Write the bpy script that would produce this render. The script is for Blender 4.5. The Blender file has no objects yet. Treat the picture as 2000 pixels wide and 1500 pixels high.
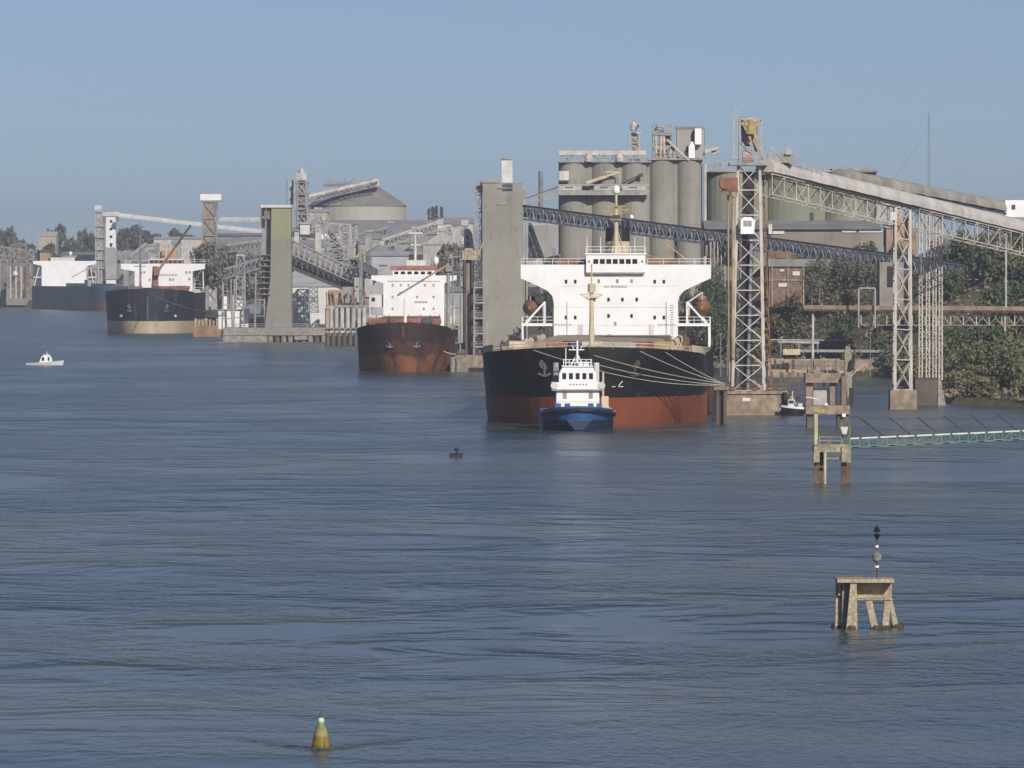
import bpy, math, random
from mathutils import Vector, Matrix

# ---------------------------------------------------------------- camera
F, HZ, CH = 13000.0, 525.0, 22.8          # focal length in photo pixels, horizon row, eye height in metres
PITCH = math.atan((750 - HZ) / F)
sc = bpy.context.scene
C = sc.collection
cam_d = bpy.data.cameras.new("camera")
cam_d.sensor_width = 36
cam_d.lens = F / 2000 * 36
cam_d.clip_start = 5
cam_d.clip_end = 60000
cam = bpy.data.objects.new("camera", cam_d)
C.objects.link(cam)
cam.location = (0, 0, CH)
cam.rotation_euler = (math.pi / 2 - PITCH, 0, 0)
sc.camera = cam
sc.render.resolution_x, sc.render.resolution_y = 1024, 768

# ---------------------------------------------------------------- sky and sun
SUN_EL, SUN_AZ = math.radians(28), math.radians(158)      # azimuth clockwise from straight ahead
w = bpy.data.worlds.new("World")
sc.world = w
w.use_nodes = True
nt = w.node_tree
nt.nodes.clear()
wo = nt.nodes.new("ShaderNodeOutputWorld")
bg = nt.nodes.new("ShaderNodeBackground")
sky = nt.nodes.new("ShaderNodeTexSky")
sky.sky_type = 'NISHITA'
sky.sun_disc = False
sky.sun_elevation = SUN_EL
sky.sun_rotation = SUN_AZ
sky.air_density = 1.0
sky.dust_density = 1.2
sky.ozone_density = 2.0
tc = nt.nodes.new("ShaderNodeTexCoord")
mp = nt.nodes.new("ShaderNodeMapping")
mp.vector_type = 'POINT'
mp.inputs['Location'].default_value = (0, 0, 0.085)
mp.inputs['Scale'].default_value = (1, 1, 1.5)
hs = nt.nodes.new("ShaderNodeMix")
hs.data_type = 'RGBA'
hs.blend_type = 'MULTIPLY'
hs.inputs[0].default_value = 1
hs.inputs[7].default_value = (0.762, 0.728, 0.80, 1)
nt.links.new(tc.outputs['Generated'], mp.inputs[0])
nt.links.new(mp.outputs[0], sky.inputs[0])
nt.links.new(sky.outputs[0], hs.inputs[6])
nt.links.new(hs.outputs[2], bg.inputs[0])
bg.inputs[1].default_value = 0.09
nt.links.new(bg.outputs[0], wo.inputs[0])

sun_d = bpy.data.lights.new("sun", 'SUN')
sun_d.energy = 3.9
sun_d.angle = math.radians(0.5)
sun_d.color = (1.0, 0.93, 0.84)
sun = bpy.data.objects.new("sun", sun_d)
C.objects.link(sun)
sd = Vector((math.sin(SUN_AZ) * math.cos(SUN_EL), math.cos(SUN_AZ) * math.cos(SUN_EL), math.sin(SUN_EL)))
sun.rotation_euler = sd.to_track_quat('Z', 'Y').to_euler()
sun.location = (100, -100, 200)

sc.view_settings.view_transform = 'Standard'
sc.view_settings.look = 'None'
sc.view_settings.exposure = 0.3
sc.view_settings.gamma = 1
sc.cycles.max_bounces = 5
sc.cycles.diffuse_bounces = 2
sc.cycles.glossy_bounces = 2
sc.cycles.volume_bounces = 0
sc.cycles.volume_step_rate = 4.0
sc.cycles.transparent_max_bounces = 6

# ---------------------------------------------------------------- helpers
R = random.Random(7)

def W(px, py, Y):
    """world point at distance Y seen at photo pixel (px, py)"""
    fx, u = (px - 1000) / F, (750 - py) / F
    cp, sp = math.cos(PITCH), math.sin(PITCH)
    d = Vector((fx, cp + u * sp, -sp + u * cp))
    k = Y / d.y
    return Vector((d.x * k, Y, CH + d.z * k))

def XW(px, Y): return W(px, HZ, Y).x
def ZW(py, Y): return W(1000, py, Y).z
def DW(py): return F * CH / (py - HZ)       # distance of the water seen at row py

MAT = {}
def M(name, col, rough=0.75, var=0.22, scale=0.35, streak=0.0, scol=(0.12, 0.06, 0.035), bands=None, metal=0.0,
      fine=0.0, xs=1.2, thr=0.52, courses=0.0, bn=0.5):
    if name in MAT: return MAT[name]
    m = bpy.data.materials.new(name)
    m.use_nodes = True
    n = m.node_tree
    N, L = n.nodes, n.links
    b = N['Principled BSDF']
    b.inputs['Roughness'].default_value = rough
    b.inputs['Metallic'].default_value = metal
    b.inputs['Specular IOR Level'].default_value = 0.35
    t = N.new("ShaderNodeTexCoord")
    def mix(fac, a, c, mode='MIX'):
        x = N.new("ShaderNodeMix"); x.data_type = 'RGBA'; x.blend_type = mode
        for i, v in ((0, fac), (6, a), (7, c)):
            if hasattr(v, 'links') or hasattr(v, 'is_linked'): L.new(v, x.inputs[i])
            elif i == 0: x.inputs[0].default_value = v
            else: x.inputs[i].default_value = (*v, 1)
        return x.outputs[2]
    def ramp(src, a, bb):
        r = N.new("ShaderNodeMapRange"); r.interpolation_type = 'SMOOTHSTEP'
        r.inputs[1].default_value = a; r.inputs[2].default_value = bb
        L.new(src, r.inputs[0]); return r.outputs[0]
    def noise(sx, sy, sz, det=4, seed=0):
        mm = N.new("ShaderNodeMapping"); mm.inputs['Scale'].default_value = (sx, sy, sz)
        mm.inputs['Location'].default_value = (seed, seed * 1.7, seed * .3)
        L.new(t.outputs['Object'], mm.inputs[0])
        q = N.new("ShaderNodeTexNoise"); q.inputs['Scale'].default_value = 1; q.inputs['Detail'].default_value = det
        q.inputs['Roughness'].default_value = 0.6
        L.new(mm.outputs[0], q.inputs[0]); return q.outputs[0]
    base = None
    if bands:
        sep = N.new("ShaderNodeSeparateXYZ"); L.new(t.outputs['Object'], sep.inputs[0])
        nz = noise(0.25, 0.25, 0.1, 3, 5)
        ad = N.new("ShaderNodeMath"); ad.operation = 'MULTIPLY_ADD'; ad.inputs[1].default_value = bn
        L.new(nz, ad.inputs[0]); L.new(sep.outputs[2], ad.inputs[2])
        base = col
        for z, c in bands:
            base = mix(ramp(ad.outputs[0], z + .2, z + .32), base, c)
    lo = tuple(c * (1 - var) for c in col); hi = tuple(min(.95, c * (1 + var)) for c in col)
    f = ramp(noise(scale, scale, scale * .7), .3, .7)
    if base is None: out = mix(f, lo, hi)
    else:
        g = mix(f, (1 - var,) * 3, (1.0,) * 3)
        out = mix(1.0, base, g, 'MULTIPLY')
    if fine:
        g = mix(ramp(noise(fine, fine, fine, 2, 3), .35, .65), (.72, .72, .72), (1.12, 1.12, 1.12))
        out = mix(1.0, out, g, 'MULTIPLY')
    if streak:
        s = ramp(noise(xs, xs, xs * .07, 5, 9), thr, thr + .2)
        mm = N.new("ShaderNodeMath"); mm.operation = 'MULTIPLY'; mm.inputs[1].default_value = streak
        L.new(s, mm.inputs[0])
        out = mix(mm.outputs[0], out, scol)
    if courses:
        sp = N.new("ShaderNodeSeparateXYZ"); L.new(t.outputs['Object'], sp.inputs[0])
        dv = N.new("ShaderNodeMath"); dv.operation = 'DIVIDE'; dv.inputs[1].default_value = courses; L.new(sp.outputs[2], dv.inputs[0])
        fr = N.new("ShaderNodeMath"); fr.operation = 'FRACT'; L.new(dv.outputs[0], fr.inputs[0])
        out = mix(ramp(fr.outputs[0], .90, .96), out, mix(1.0, out, (.91, .91, .90), 'MULTIPLY'))
        g2_ = ramp(noise(.9, .9, .35, 5, 21), .55, .68)
        out = mix(g2_, out, mix(1.0, out, (.84, .83, .80), 'MULTIPLY'))
    L.new(out, b.inputs['Base Color'])
    MAT[name] = m
    return m

ORG = {}   # matrix of each root that carries parts
def thing(name, label, cat, loc=(0, 0, 0), rz=0, group=None):
    o = bpy.data.objects.new(name, None); C.objects.link(o)
    o.empty_display_size = 2
    o.location = loc; o.rotation_euler = (0, 0, rz)
    ORG[o.name] = Matrix.Translation(Vector(loc)) @ Matrix.Rotation(rz, 4, 'Z')
    tag(o, label, cat, group)
    return o

def tag(o, label=None, cat=None, group=None, kind=None):
    if label: o['label'] = label
    if cat: o['category'] = cat
    if group: o['group'] = group
    if kind: o['kind'] = kind
    return o

class MB:
    def __init__(s): s.v = []; s.f = []
    def add(s, vs, fs):
        o = len(s.v); s.v += [tuple(v) for v in vs]; s.f += [tuple(i + o for i in f) for f in fs]; return s
    def box(s, x0, x1, y0, y1, z0, z1):
        return s.add([(x0,y0,z0),(x1,y0,z0),(x1,y1,z0),(x0,y1,z0),(x0,y0,z1),(x1,y0,z1),(x1,y1,z1),(x0,y1,z1)],
                     [(0,3,2,1),(4,5,6,7),(0,1,5,4),(1,2,6,5),(2,3,7,6),(3,0,4,7)])
    def tube(s, p, q, r, r2=None, n=6, cap=True):
        p, q = Vector(p), Vector(q); r2 = r if r2 is None else r2
        d = (q - p)
        if d.length < 1e-6: return s
        d.normalize()
        a = d.cross(Vector((0,0,1)) if abs(d.z) < .95 else Vector((1,0,0))).normalized(); b = d.cross(a)
        vs = []
        ph = math.pi / n
        for c, rr in ((p, r), (q, r2)):
            for i in range(n):
                t = 2 * math.pi * i / n + ph
                vs.append(c + a * (math.cos(t) * rr) + b * (math.sin(t) * rr))
        fs = [(i, (i+1) % n, n + (i+1) % n, n + i) for i in range(n)]
        if cap: fs += [tuple(range(n))[::-1], tuple(range(n, 2*n))]
        return s.add(vs, fs)
    def beam(s, p, q, w): return s.tube(p, q, w * .7071, n=4)
    def prism(s, pts, y0, y1):
        """outline (x,z) extruded along y"""
        n = len(pts)
        vs = [(x, y0, z) for x, z in pts] + [(x, y1, z) for x, z in pts]
        return s.add(vs, [tuple(range(n)), tuple(range(n, 2*n))[::-1]] + [(i, n+i, n+(i+1) % n, (i+1) % n) for i in range(n)])
    def prismx(s, pts, x0, x1):
        """outline (y,z) extruded along x"""
        n = len(pts)
        vs = [(x0, y, z) for y, z in pts] + [(x1, y, z) for y, z in pts]
        return s.add(vs, [tuple(range(n)), tuple(range(n, 2*n))[::-1]] + [(i, n+i, n+(i+1) % n, (i+1) % n) for i in range(n)])
    def lathe(s, c, prof, n=24):
        """prof: list of (r,z)"""
        c = Vector(c); vs = []; fs = []
        for r, z in prof:
            for i in range(n):
                t = 2*math.pi*i/n
                vs.append((c.x + r*math.cos(t), c.y + r*math.sin(t), c.z + z))
        for k in range(len(prof)-1):
            for i in range(n):
                fs.append((k*n+i, k*n+(i+1) % n, (k+1)*n+(i+1) % n, (k+1)*n+i))
        fs += [tuple(range(n))[::-1], tuple(range((len(prof)-1)*n, len(prof)*n))]
        return s.add(vs, fs)
    def path(s, pts, r, n=5):
        for a, b in zip(pts, pts[1:]): s.tube(a, b, r, n=n)
        return s
    def build(s, name, mat, parent=None, world=True, smooth=False):
        me = bpy.data.meshes.new(name)
        v = s.v
        if parent is not None and world:
            inv = root_matrix(parent).inverted()
            v = [tuple(inv @ Vector(p)) for p in v]
        me.from_pydata(v, [], s.f); me.validate(); me.update()
        me.materials.append(mat)
        if smooth:
            for p in me.polygons: p.use_smooth = True
        o = bpy.data.objects.new(name, me); C.objects.link(o)
        if parent is not None: o.parent = parent
        return o

def root_matrix(o):
    while o.parent is not None: o = o.parent
    return ORG.get(o.name, Matrix.Identity(4))

def recalc(o):
    import bmesh
    bm = bmesh.new(); bm.from_mesh(o.data)
    bmesh.ops.recalc_face_normals(bm, faces=bm.faces); bm.to_mesh(o.data); bm.free()
    return o

def lattice(mb, base, top, n, leg, br, cross=True):
    """four sided lattice tower from a base quad to a top quad"""
    base = [Vector(p) for p in base]; top = [Vector(p) for p in top]
    for a, b in zip(base, top): mb.beam(a, b, leg)
    for k in range(n + 1):
        ring = [a.lerp(b, k / n) for a, b in zip(base, top)]
        for i in range(4): mb.beam(ring[i], ring[(i+1) % 4], br)
        if k < n:
            nx = [a.lerp(b, (k+1) / n) for a, b in zip(base, top)]
            for i in range(4):
                j = (i+1) % 4
                if cross or k % 2 == 0: mb.beam(ring[i], nx[j], br * .8)
                if cross or k % 2 == 1: mb.beam(ring[j], nx[i], br * .8)

def quad(cx, cy, wx, wy, z):
    return [(cx-wx/2, cy-wy/2, z), (cx+wx/2, cy-wy/2, z), (cx+wx/2, cy+wy/2, z), (cx-wx/2, cy+wy/2, z)]

def truss(mb, A, B, wid, hgt, n, ch, br, zig=False):
    """box truss hanging hgt below the line A-B"""
    A, B = Vector(A), Vector(B)
    d = (B - A).normalized(); sd_ = Vector((-d.y, d.x, 0)).normalized() * (wid / 2)
    dn = Vector((0, 0, -hgt))
    for s in (-1, 1):
        o = sd_ * s
        mb.beam(A + o, B + o, ch); mb.beam(A + o + dn, B + o + dn, ch)
        for k in range(n + 1):
            p = A.lerp(B, k / n) + o
            if not zig: mb.beam(p, p + dn, br)
            if k < n:
                q = A.lerp(B, (k + 1) / n) + o
                if zig:
                    m_ = p.lerp(q, .5)
                    mb.beam(p, m_ + dn, br); mb.beam(m_ + dn, q, br)
                elif k % 2: mb.beam(p, q + dn, br)
                else: mb.beam(p + dn, q, br)
    for k in range(n + 1):
        p = A.lerp(B, k / n)
        mb.beam(p - sd_, p + sd_, br); mb.beam(p - sd_ + dn, p + sd_ + dn, br)

def hoop_cover(mb, A, B, wid, hgt, n=1, arc=7):
    """rounded cover standing hgt above the line A-B"""
    A, B = Vector(A), Vector(B)
    d = (B - A).normalized(); sd_ = Vector((-d.y, d.x, 0)).normalized()
    for k in range(n):
        p, q = A.lerp(B, k / n), A.lerp(B, (k + 1) / n)
        p, q = p + Vector((0, 0, .05 * (k % 2))), q + Vector((0, 0, .05 * (k % 2)))
        vs = []
        for c in (p, q):
            for i in range(arc + 1):
                t = math.pi * i / arc
                vs.append(c + sd_ * (math.cos(t) * wid / 2) + Vector((0, 0, .35 * hgt + .65 * hgt * math.sin(t))))
            vs.append(c - sd_ * (wid / 2)); vs.append(c + sd_ * (wid / 2))
        m_ = arc + 3
        mb.add(vs, [(i, (i+1) % m_, m_ + (i+1) % m_, m_ + i) for i in range(m_)] + [tuple(range(m_))[::-1], tuple(range(m_, 2*m_))])

def rail(mb, pts, h=1.1, r=.05, step=2.5):
    for a, b in zip(pts, pts[1:]):
        a, b = Vector(a), Vector(b)
        n = max(1, int((b - a).length / step))
        for z in (h, h * .5): mb.tube(a + Vector((0,0,z)), b + Vector((0,0,z)), r, n=4)
        for k in range(n + 1):
            p = a.lerp(b, k / n); mb.tube(p, p + Vector((0,0,h)), r, n=4)

def textmesh(name, body, size, mat, loc, parent, world=False, rx=math.pi/2, rz=0, depth=.02):
    cu = bpy.data.curves.new(name, 'FONT'); cu.body = body; cu.size = size; cu.extrude = depth
    cu.align_x = 'CENTER'; cu.align_y = 'CENTER'; cu.resolution_u = 2
    t = bpy.data.objects.new(name, cu); C.objects.link(t)
    bpy.context.view_layer.update()
    me = bpy.data.meshes.new_from_object(t)
    bpy.data.objects.remove(t)
    mat4 = Matrix.Translation(Vector(loc)) @ Matrix.Rotation(rz, 4, 'Z') @ Matrix.Rotation(rx, 4, 'X')
    me.transform(mat4)
    if world and parent is not None: me.transform(root_matrix(parent).inverted())
    me.materials.clear(); me.materials.append(mat)
    o = bpy.data.objects.new(name, me); C.objects.link(o); o.parent = parent
    return o

def copy_tree(o, parent=None):
    c = o.copy(); C.objects.link(c)
    if parent is not None: c.parent = parent
    for ch in list(o.children): copy_tree(ch, c)
    return c

# ---------------------------------------------------------------- materials
conc = M("weathered_concrete", (.27, .255, .225), .9, .16, .12, .5, (.16, .14, .115), fine=1.2)
conc_warm = M("river_stained_concrete", (.27, .215, .16), .9, .25, .3, .6, (.13, .095, .07), fine=1.0)
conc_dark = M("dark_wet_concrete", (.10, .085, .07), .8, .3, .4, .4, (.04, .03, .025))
silo_m = M("silo_concrete", (.26, .25, .22), .9, .16, .06, .55, (.165, .155, .13), xs=.55, courses=3.6)
silo_g = M("greenish_silo_wall", (.215, .225, .165), .9, .14, .06, .45, (.17, .17, .125), xs=.5)
grey = M("galvanised_steel", (.33, .33, .32), .55, .18, .5, .3, (.22, .16, .11))
pale = M("pale_painted_steel", (.44, .41, .375), .7, .2, .5, .45, (.28, .2, .14))
white = M("white_paint", (.74, .74, .75), .5, .05, .4)
dirty_white = M("dirty_white_paint", (.55, .54, .52), .6, .14, .4, .3, (.35, .3, .25))
slate = M("slate_steel", (.17, .18, .20), .6, .25, .5)
mid = M("mid_grey_steel", (.26, .26, .25), .65, .25, .5, .4, (.14, .11, .085))
dark = M("dark_steel", (.055, .055, .055), .6, .3, .5)
black = M("black_paint", (.015, .015, .017), .45, .3, .5)
glass = M("dark_window_glass", (.012, .014, .017), .15, .1, .5)
rust = M("rusty_steel", (.20, .10, .06), .85, .35, .8, .5, (.07, .04, .03))
tan = M("tan_painted_deck", (.37, .30, .215), .8, .25, .5, .35, (.17, .10, .06), fine=1.5)
brown = M("brown_brick", (.19, .135, .10), .9, .25, .5, .3, (.11, .075, .055), fine=1)
orange = M("orange_paint", (.24, .115, .06), .6, .25, .6)
yellow = M("ochre_machinery_paint", (.33, .24, .12), .6, .3, .8, .4, (.15, .08, .04))
cream = M("cream_paint", (.50, .42, .28), .6, .12, .6, .25, (.3, .2, .1))
redbrown = M("red_oxide_paint", (.28, .13, .10), .7, .25, .6)
roofm = M("sheet_metal_roof", (.31, .305, .30), .6, .2, .15, .4, (.22, .19, .17), xs=.4)
roofd = M("dull_grey_roof", (.22, .215, .205), .8, .2, .15, .4, (.14, .12, .11), xs=.4)
rope = M("mooring_rope", (.36, .34, .30), .9, .1)
navy = M("navy_paint", (.02, .03, .05), .4, .3)
# ---------------------------------------------------------------- water, land
def water():
    mb = MB()
    ys = [-3000, 100, 250, 300, 340, 400, 500, 700, 1000, 1500, 2500, 4500, 9000, 30000]
    xs = [-30000, -3000, -600, -200, 0, 200, 600, 3000, 30000]
    vs = [(x, y, 0) for y in ys for x in xs]; n = len(xs)
    mb.add(vs, [(j*n+i, j*n+i+1, (j+1)*n+i+1, (j+1)*n+i) for j in range(len(ys)-1) for i in range(n-1)])
    m = bpy.data.materials.new("river_water"); m.use_nodes = True
    N, L = m.node_tree.nodes, m.node_tree.links
    b = N['Principled BSDF']
    geo = N.new("ShaderNodeNewGeometry")
    def noise(sx, sy, det, rough=.5, dist=0, seed=0):
        mm = N.new("ShaderNodeMapping"); mm.inputs['Scale'].default_value = (sx, sy, 1)
        mm.inputs['Location'].default_value = (seed, seed*.7, 0)
        L.new(geo.outputs['Position'], mm.inputs[0])
        q = N.new("ShaderNodeTexNoise"); q.inputs['Scale'].default_value = 1; q.inputs['Detail'].default_value = det
        q.inputs['Roughness'].default_value = rough; q.inputs['Distortion'].default_value = dist
        L.new(mm.outputs[0], q.inputs[0]); return q.outputs[0]
    def mul(a, k):
        q = N.new("ShaderNodeMath"); q.operation = 'MULTIPLY'; L.new(a, q.inputs[0])
        if hasattr(k, 'is_linked'): L.new(k, q.inputs[1])
        else: q.inputs[1].default_value = k
        return q.outputs[0]
    def add(a, c):
        q = N.new("ShaderNodeMath"); q.operation = 'ADD'; L.new(a, q.inputs[0]); L.new(c, q.inputs[1]); return q.outputs[0]
    def rng(a, lo, hi, o0, o1):
        q = N.new("ShaderNodeMapRange"); q.interpolation_type = 'SMOOTHSTEP'
        for i, v in ((1, lo), (2, hi), (3, o0), (4, o1)): q.inputs[i].default_value = v
        L.new(a, q.inputs[0]); return q.outputs[0]
    patch = add(mul(noise(.018, .008, 4, .6, .8, 3), .65), mul(noise(.06, .05, 3, .6, .8, 11), .35))
    wind = rng(patch, .42, .58, .05, 2.7)                      # calmer slicks between ruffled water
    spy = N.new("ShaderNodeSeparateXYZ"); L.new(geo.outputs['Position'], spy.inputs[0])
    wind = mul(wind, rng(spy.outputs[1], 310, 420, .28, 1.0))      # sheltered, calmer water close by
    h = add(add(add(mul(noise(2.6, .75, 2, .6, .2, 1), .22), mul(noise(1.1, .36, 2, .6, .2, 6), .38)), mul(noise(.40, .18, 3, .55, .3, 2), .40)),
            mul(noise(.09, .08, 3, .5, .3, 4), .45))
    h = mul(h, wind)
    # V-shaped wake the current leaves behind the foreground buoy
    sep = N.new("ShaderNodeSeparateXYZ"); L.new(geo.outputs['Position'], sep.inputs[0])
    def mth(op, a, c=None, d=None):
        q = N.new("ShaderNodeMath"); q.operation = op
        for i, v in enumerate((a, c, d)):
            if v is None: continue
            if hasattr(v, 'is_linked'): L.new(v, q.inputs[i])
            else: q.inputs[i].default_value = v
        return q.outputs[0]
    bp_ = W(627, 1462, DW(1462))
    ax = mth('ABSOLUTE', mth('SUBTRACT', sep.outputs[0], bp_.x))
    dy = mth('SUBTRACT', sep.outputs[1], bp_.y)
    g = mth('DIVIDE', mth('SUBTRACT', dy, mth('MULTIPLY', ax, 1.7)), 1.5)
    g = mth('EXPONENT', mth('MULTIPLY', mth('MULTIPLY', g, g), -1.0))
    g = mth('MULTIPLY', g, rng(ax, .3, 5.5, 1.0, 0.0))
    h = add(h, mul(mul(g, rng(noise(1.4, .5, 3, .7, .5, 31), .30, .60, .0, 1.0)), 2.4))
    bp = N.new("ShaderNodeBump"); bp.inputs['Strength'].default_value = 1.0; bp.inputs['Distance'].default_value = WAVE
    L.new(h, bp.inputs['Height'])
    L.new(bp.outputs[0], b.inputs['Normal'])
    silt = rng(noise(.012, .02, 4, .6, .4, 8), .42, .62, 0, 1)
    mx = N.new("ShaderNodeMix"); mx.data_type = 'RGBA'
    mx.inputs[6].default_value = (.036, .054, .054, 1); mx.inputs[7].default_value = (.088, .094, .066, 1)
    L.new(silt, mx.inputs[0]); L.new(mx.outputs[2], b.inputs['Base Color'])
    b.inputs['Roughness'].default_value = .22
    b.inputs['IOR'].default_value = 1.33
    o = mb.build("water", m); tag(o, kind='structure')
WAVE = 0.78
water()

SHORE = [(330, 300), (150, 700), (110, 950), (84, 1098), (74, 1118), (73, 1200), (79, 1391), (62, 1412), (44, 1440), (24, 1500), (0, 1580),
         (-12, 1750), (-50, 2120), (-80, 2250), (-150, 2750), (-168, 3400), (-244, 3885), (-330, 3975), (-460, 4300), (-1500, 5600), (-4000, 7000)]
OFFS = [-1, 0, 1.5, 4, 9, 16, 24, 34, 46, 60, 80, 110, 150, 220, 400, 900, 3000, 9000]
D_IN = Vector((.75, .66)).normalized()
def hgt(y, s):
    """land height s metres inland of the shore at distance y"""
    near = 22.0 if y < 1500 else 24.0
    if y < 1098: near = 4 + 18 * max(0, min(1, (y - 1000) / 98))
    st, en = (5, 62) if y < 1520 else (70, 190) if y > 1750 else (5 + 65*(y-1520)/230, 62 + 128*(y-1520)/230)
    q = 1.2 if y < 1520 else 4.5 if y > 1700 else 1.2 + 3.3*(y-1520)/180
    z = -2 if s < 0 else q * min(1, s / 1.5)
    t = max(0, min(1, (s - st) / (en - st)))
    z += (near - q) * (t * t * (3 - 2 * t)) if s > st else 0
    if s > 300: z += min(10, (s - 300) * .01)
    return z
def land():
    mb = MB(); pts = []
    for (x0, y0), (x1, y1) in zip(SHORE, SHORE[1:]):
        n = max(1, int(math.hypot(x1-x0, y1-y0) / 14)) if y1 < 4500 else 10
        for k in range(n): pts.append((x0 + (x1-x0)*k/n, y0 + (y1-y0)*k/n))
    pts.append(SHORE[-1]); rr = random.Random(3); m = len(OFFS)
    for x, y in pts:
        j = rr.uniform(-.8, .8)
        for s in OFFS:
            z = hgt(y, s)
            if 4 < s < 400: z += rr.uniform(-.35, .35)
            mb.v.append((x + D_IN.x*(s + j), y + D_IN.y*(s + j), z))
    for i in range(len(pts)-1):
        for k in range(m-1):
            mb.f.append((i*m+k, i*m+k+1, (i+1)*m+k+1, (i+1)*m+k))
    g = M("bank_soil_and_scrub", (.10, .095, .055), .95, .35, .08, .0, fine=.6)
    o = mb.build("ground", g); recalc(o); tag(o, kind='structure')
land()
def on_land(px, Y):
    """approximate ground height under photo column px at distance Y"""
    x = XW(px, Y)
    best = -2
    for (x0, y0), (x1, y1) in zip(SHORE, SHORE[1:]):
        # solve (x,Y) = shore(t) + D*s
        ax, ay = x1-x0, y1-y0
        det = ax*(-D_IN.y) - (-D_IN.x)*ay
        if abs(det) < 1e-9: continue
        bx, by = x-x0, Y-y0
        t = (bx*(-D_IN.y) + D_IN.x*by) / det
        s = (ax*by - ay*bx) / det
        if -0.001 <= t <= 1.001: best = max(best, hgt(y0 + ay*t, s))
    return best

# ---------------------------------------------------------------- ships
def hull(L, B, deck, sheer, sl, rake, le_w, le_d, mat, parent, pw=2.0, bulw=0.0, stern=.62, name="hull", flare=0):
    """bow at local y=0, aft along +y"""
    nl = 10; ts = [0, .5, 1.2, 2.2, 3.6, 5.4, 7.6, 10.5, 14, 18, 23, 29, 36, 45]
    sc_ = min(1, L * .45 / 45); ts = [t * sc_ for t in ts]; last = ts[-1]
    ts += [last + (L - last) * k / 9 for k in range(1, 10)]
    top = []; ringsL = []
    for t in ts:
        zt = deck + bulw + sheer * max(0, 1 - t / sl) ** 2
        row = []
        for k in range(nl + 1):
            f = k / nl; z = -1.2 + f * (zt + 1.2)
            y0 = rake * (1 - f) ** 1.3
            y = y0 + t * (L - y0) / L
            le = le_w + (le_d - le_w) * f
            u = max(0, min(1, (y - y0) / le))
            b = B / 2 * (1 - (1 - u) ** pw) ** (1 / 2.0)
            if u < 1 and f < 1: b *= 1 - flare * (1 - f) * (1 - u)
            us = max(0, min(1, (L - y) / (L * .14)))
            b *= (stern * f + .25 * (1 - f)) + (1 - (stern * f + .25 * (1 - f))) * (1 - (1 - us) ** 2) ** .5
            row.append((b, y, z))
        ringsL.append(row)
    mb = MB(); m = nl + 1
    for row in ringsL: mb.v += [(-b, y, z) for b, y, z in row]
    for row in ringsL: mb.v += [(b, y, z) for b, y, z in row]
    nr = len(ringsL); o = nr * m
    for i in range(nr - 1):
        for k in range(nl):
            mb.f.append((i*m+k, i*m+k+1, (i+1)*m+k+1, (i+1)*m+k))
            mb.f.append((o+i*m+k, o+(i+1)*m+k, o+(i+1)*m+k+1, o+i*m+k+1))
    i = nr - 1
    for k in range(nl): mb.f.append((i*m+k, i*m+k+1, o+i*m+k+1, o+i*m+k))
    h = mb.build(name, mat, parent, False, smooth=False)
    recalc(h)
    edge = [(r[-1][0], r[-1][1], r[-1][2]) for r in ringsL]
    return h, edge

def deck_mesh(edge, drop, mat, parent, lip=.25):
    mb = MB(); n = len(edge)
    mb.v = [(-max(0, b - lip), y + (.4 if b < .1 else 0), z - drop) for b, y, z in edge] + [(max(0, b - lip), y + (.4 if b < .1 else 0), z - drop) for b, y, z in edge]
    mb.f = [(i, i+1, n+i+1, n+i) for i in range(n-1)]
    return mb.build("deck", mat, parent, False)

def win(parent, x, z, y, w, h, mat=None, name="window"):
    return MB().box(x-w/2, x+w/2, y-.06, y+.05, z-h/2, z+h/2).build(name, mat or glass, parent, False)

def anchor_(parent, x, y, z, s=1, m=None, own=True):
    mb = MB()
    mb.tube((x, y+.5*s, z), (x, y-.35*s, z), .95*s, .95*s, n=12)
    mb.beam((x, y-.4*s, z+.2*s), (x, y-.4*s, z-2.0*s), .35*s)
    mb.beam((x-1.1*s, y-.4*s, z-1.6*s), (x, y-.45*s, z-2.1*s), .35*s); mb.beam((x+1.1*s, y-.4*s, z-1.6*s), (x, y-.45*s, z-2.1*s), .35*s)
    return mb.build("anchor", m or mid, parent, False)

# ---- big bulk carrier
A1 = math.radians(2.3)
s1 = thing("bulk_carrier", "largest ship, black hull with red band and broad white bridge, behind the blue tug", "ship",
           (XW(1151, 970), 970, 0), -A1)
hm = M("black_and_red_hull_paint", (.26, .072, .036), .55, .30, .10, .6, (.10, .06, .04),
       bands=[(4.0, (.010, .010, .011))], xs=.8, thr=.55)
h1, e1 = hull(190, 33, 9.8, 1.6, 36, 3.5, 34, 20, hm, s1, pw=2.2, flare=.18)
deck_mesh(e1, .35, tan, s1)
rb = MB()
eg = [e for e in e1 if e[1] < 26]
for s in (-1, 1): rail(rb, [(s*max(0, b-.3), y, z-.3) for b, y, z in eg], 1.0, .06, 2)
rb.build("railing", pale, s1, False)
for s in (-1, 1):
    bw = MB()
    ee = [e for e in e1 if 9 < e[1] < 45]
    for a, b in zip(ee, ee[1:]):
        if s < 0 and a[1] > 24: continue
        bw.add([(s*(a[0]-.05), a[1], a[2]), (s*(b[0]-.05), b[1], b[2]), (s*(b[0]-.05), b[1], b[2]+1.0), (s*(a[0]-.05), a[1], a[2]+1.0),
                (s*(a[0]-.25), a[1], a[2]), (s*(b[0]-.25), b[1], b[2]), (s*(b[0]-.25), b[1], b[2]+1.0), (s*(a[0]-.25), a[1], a[2]+1.0)],
               [(0,1,2,3),(4,7,6,5),(3,2,6,7)])
    bw.build("bulwark", cream, s1, False)
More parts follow.
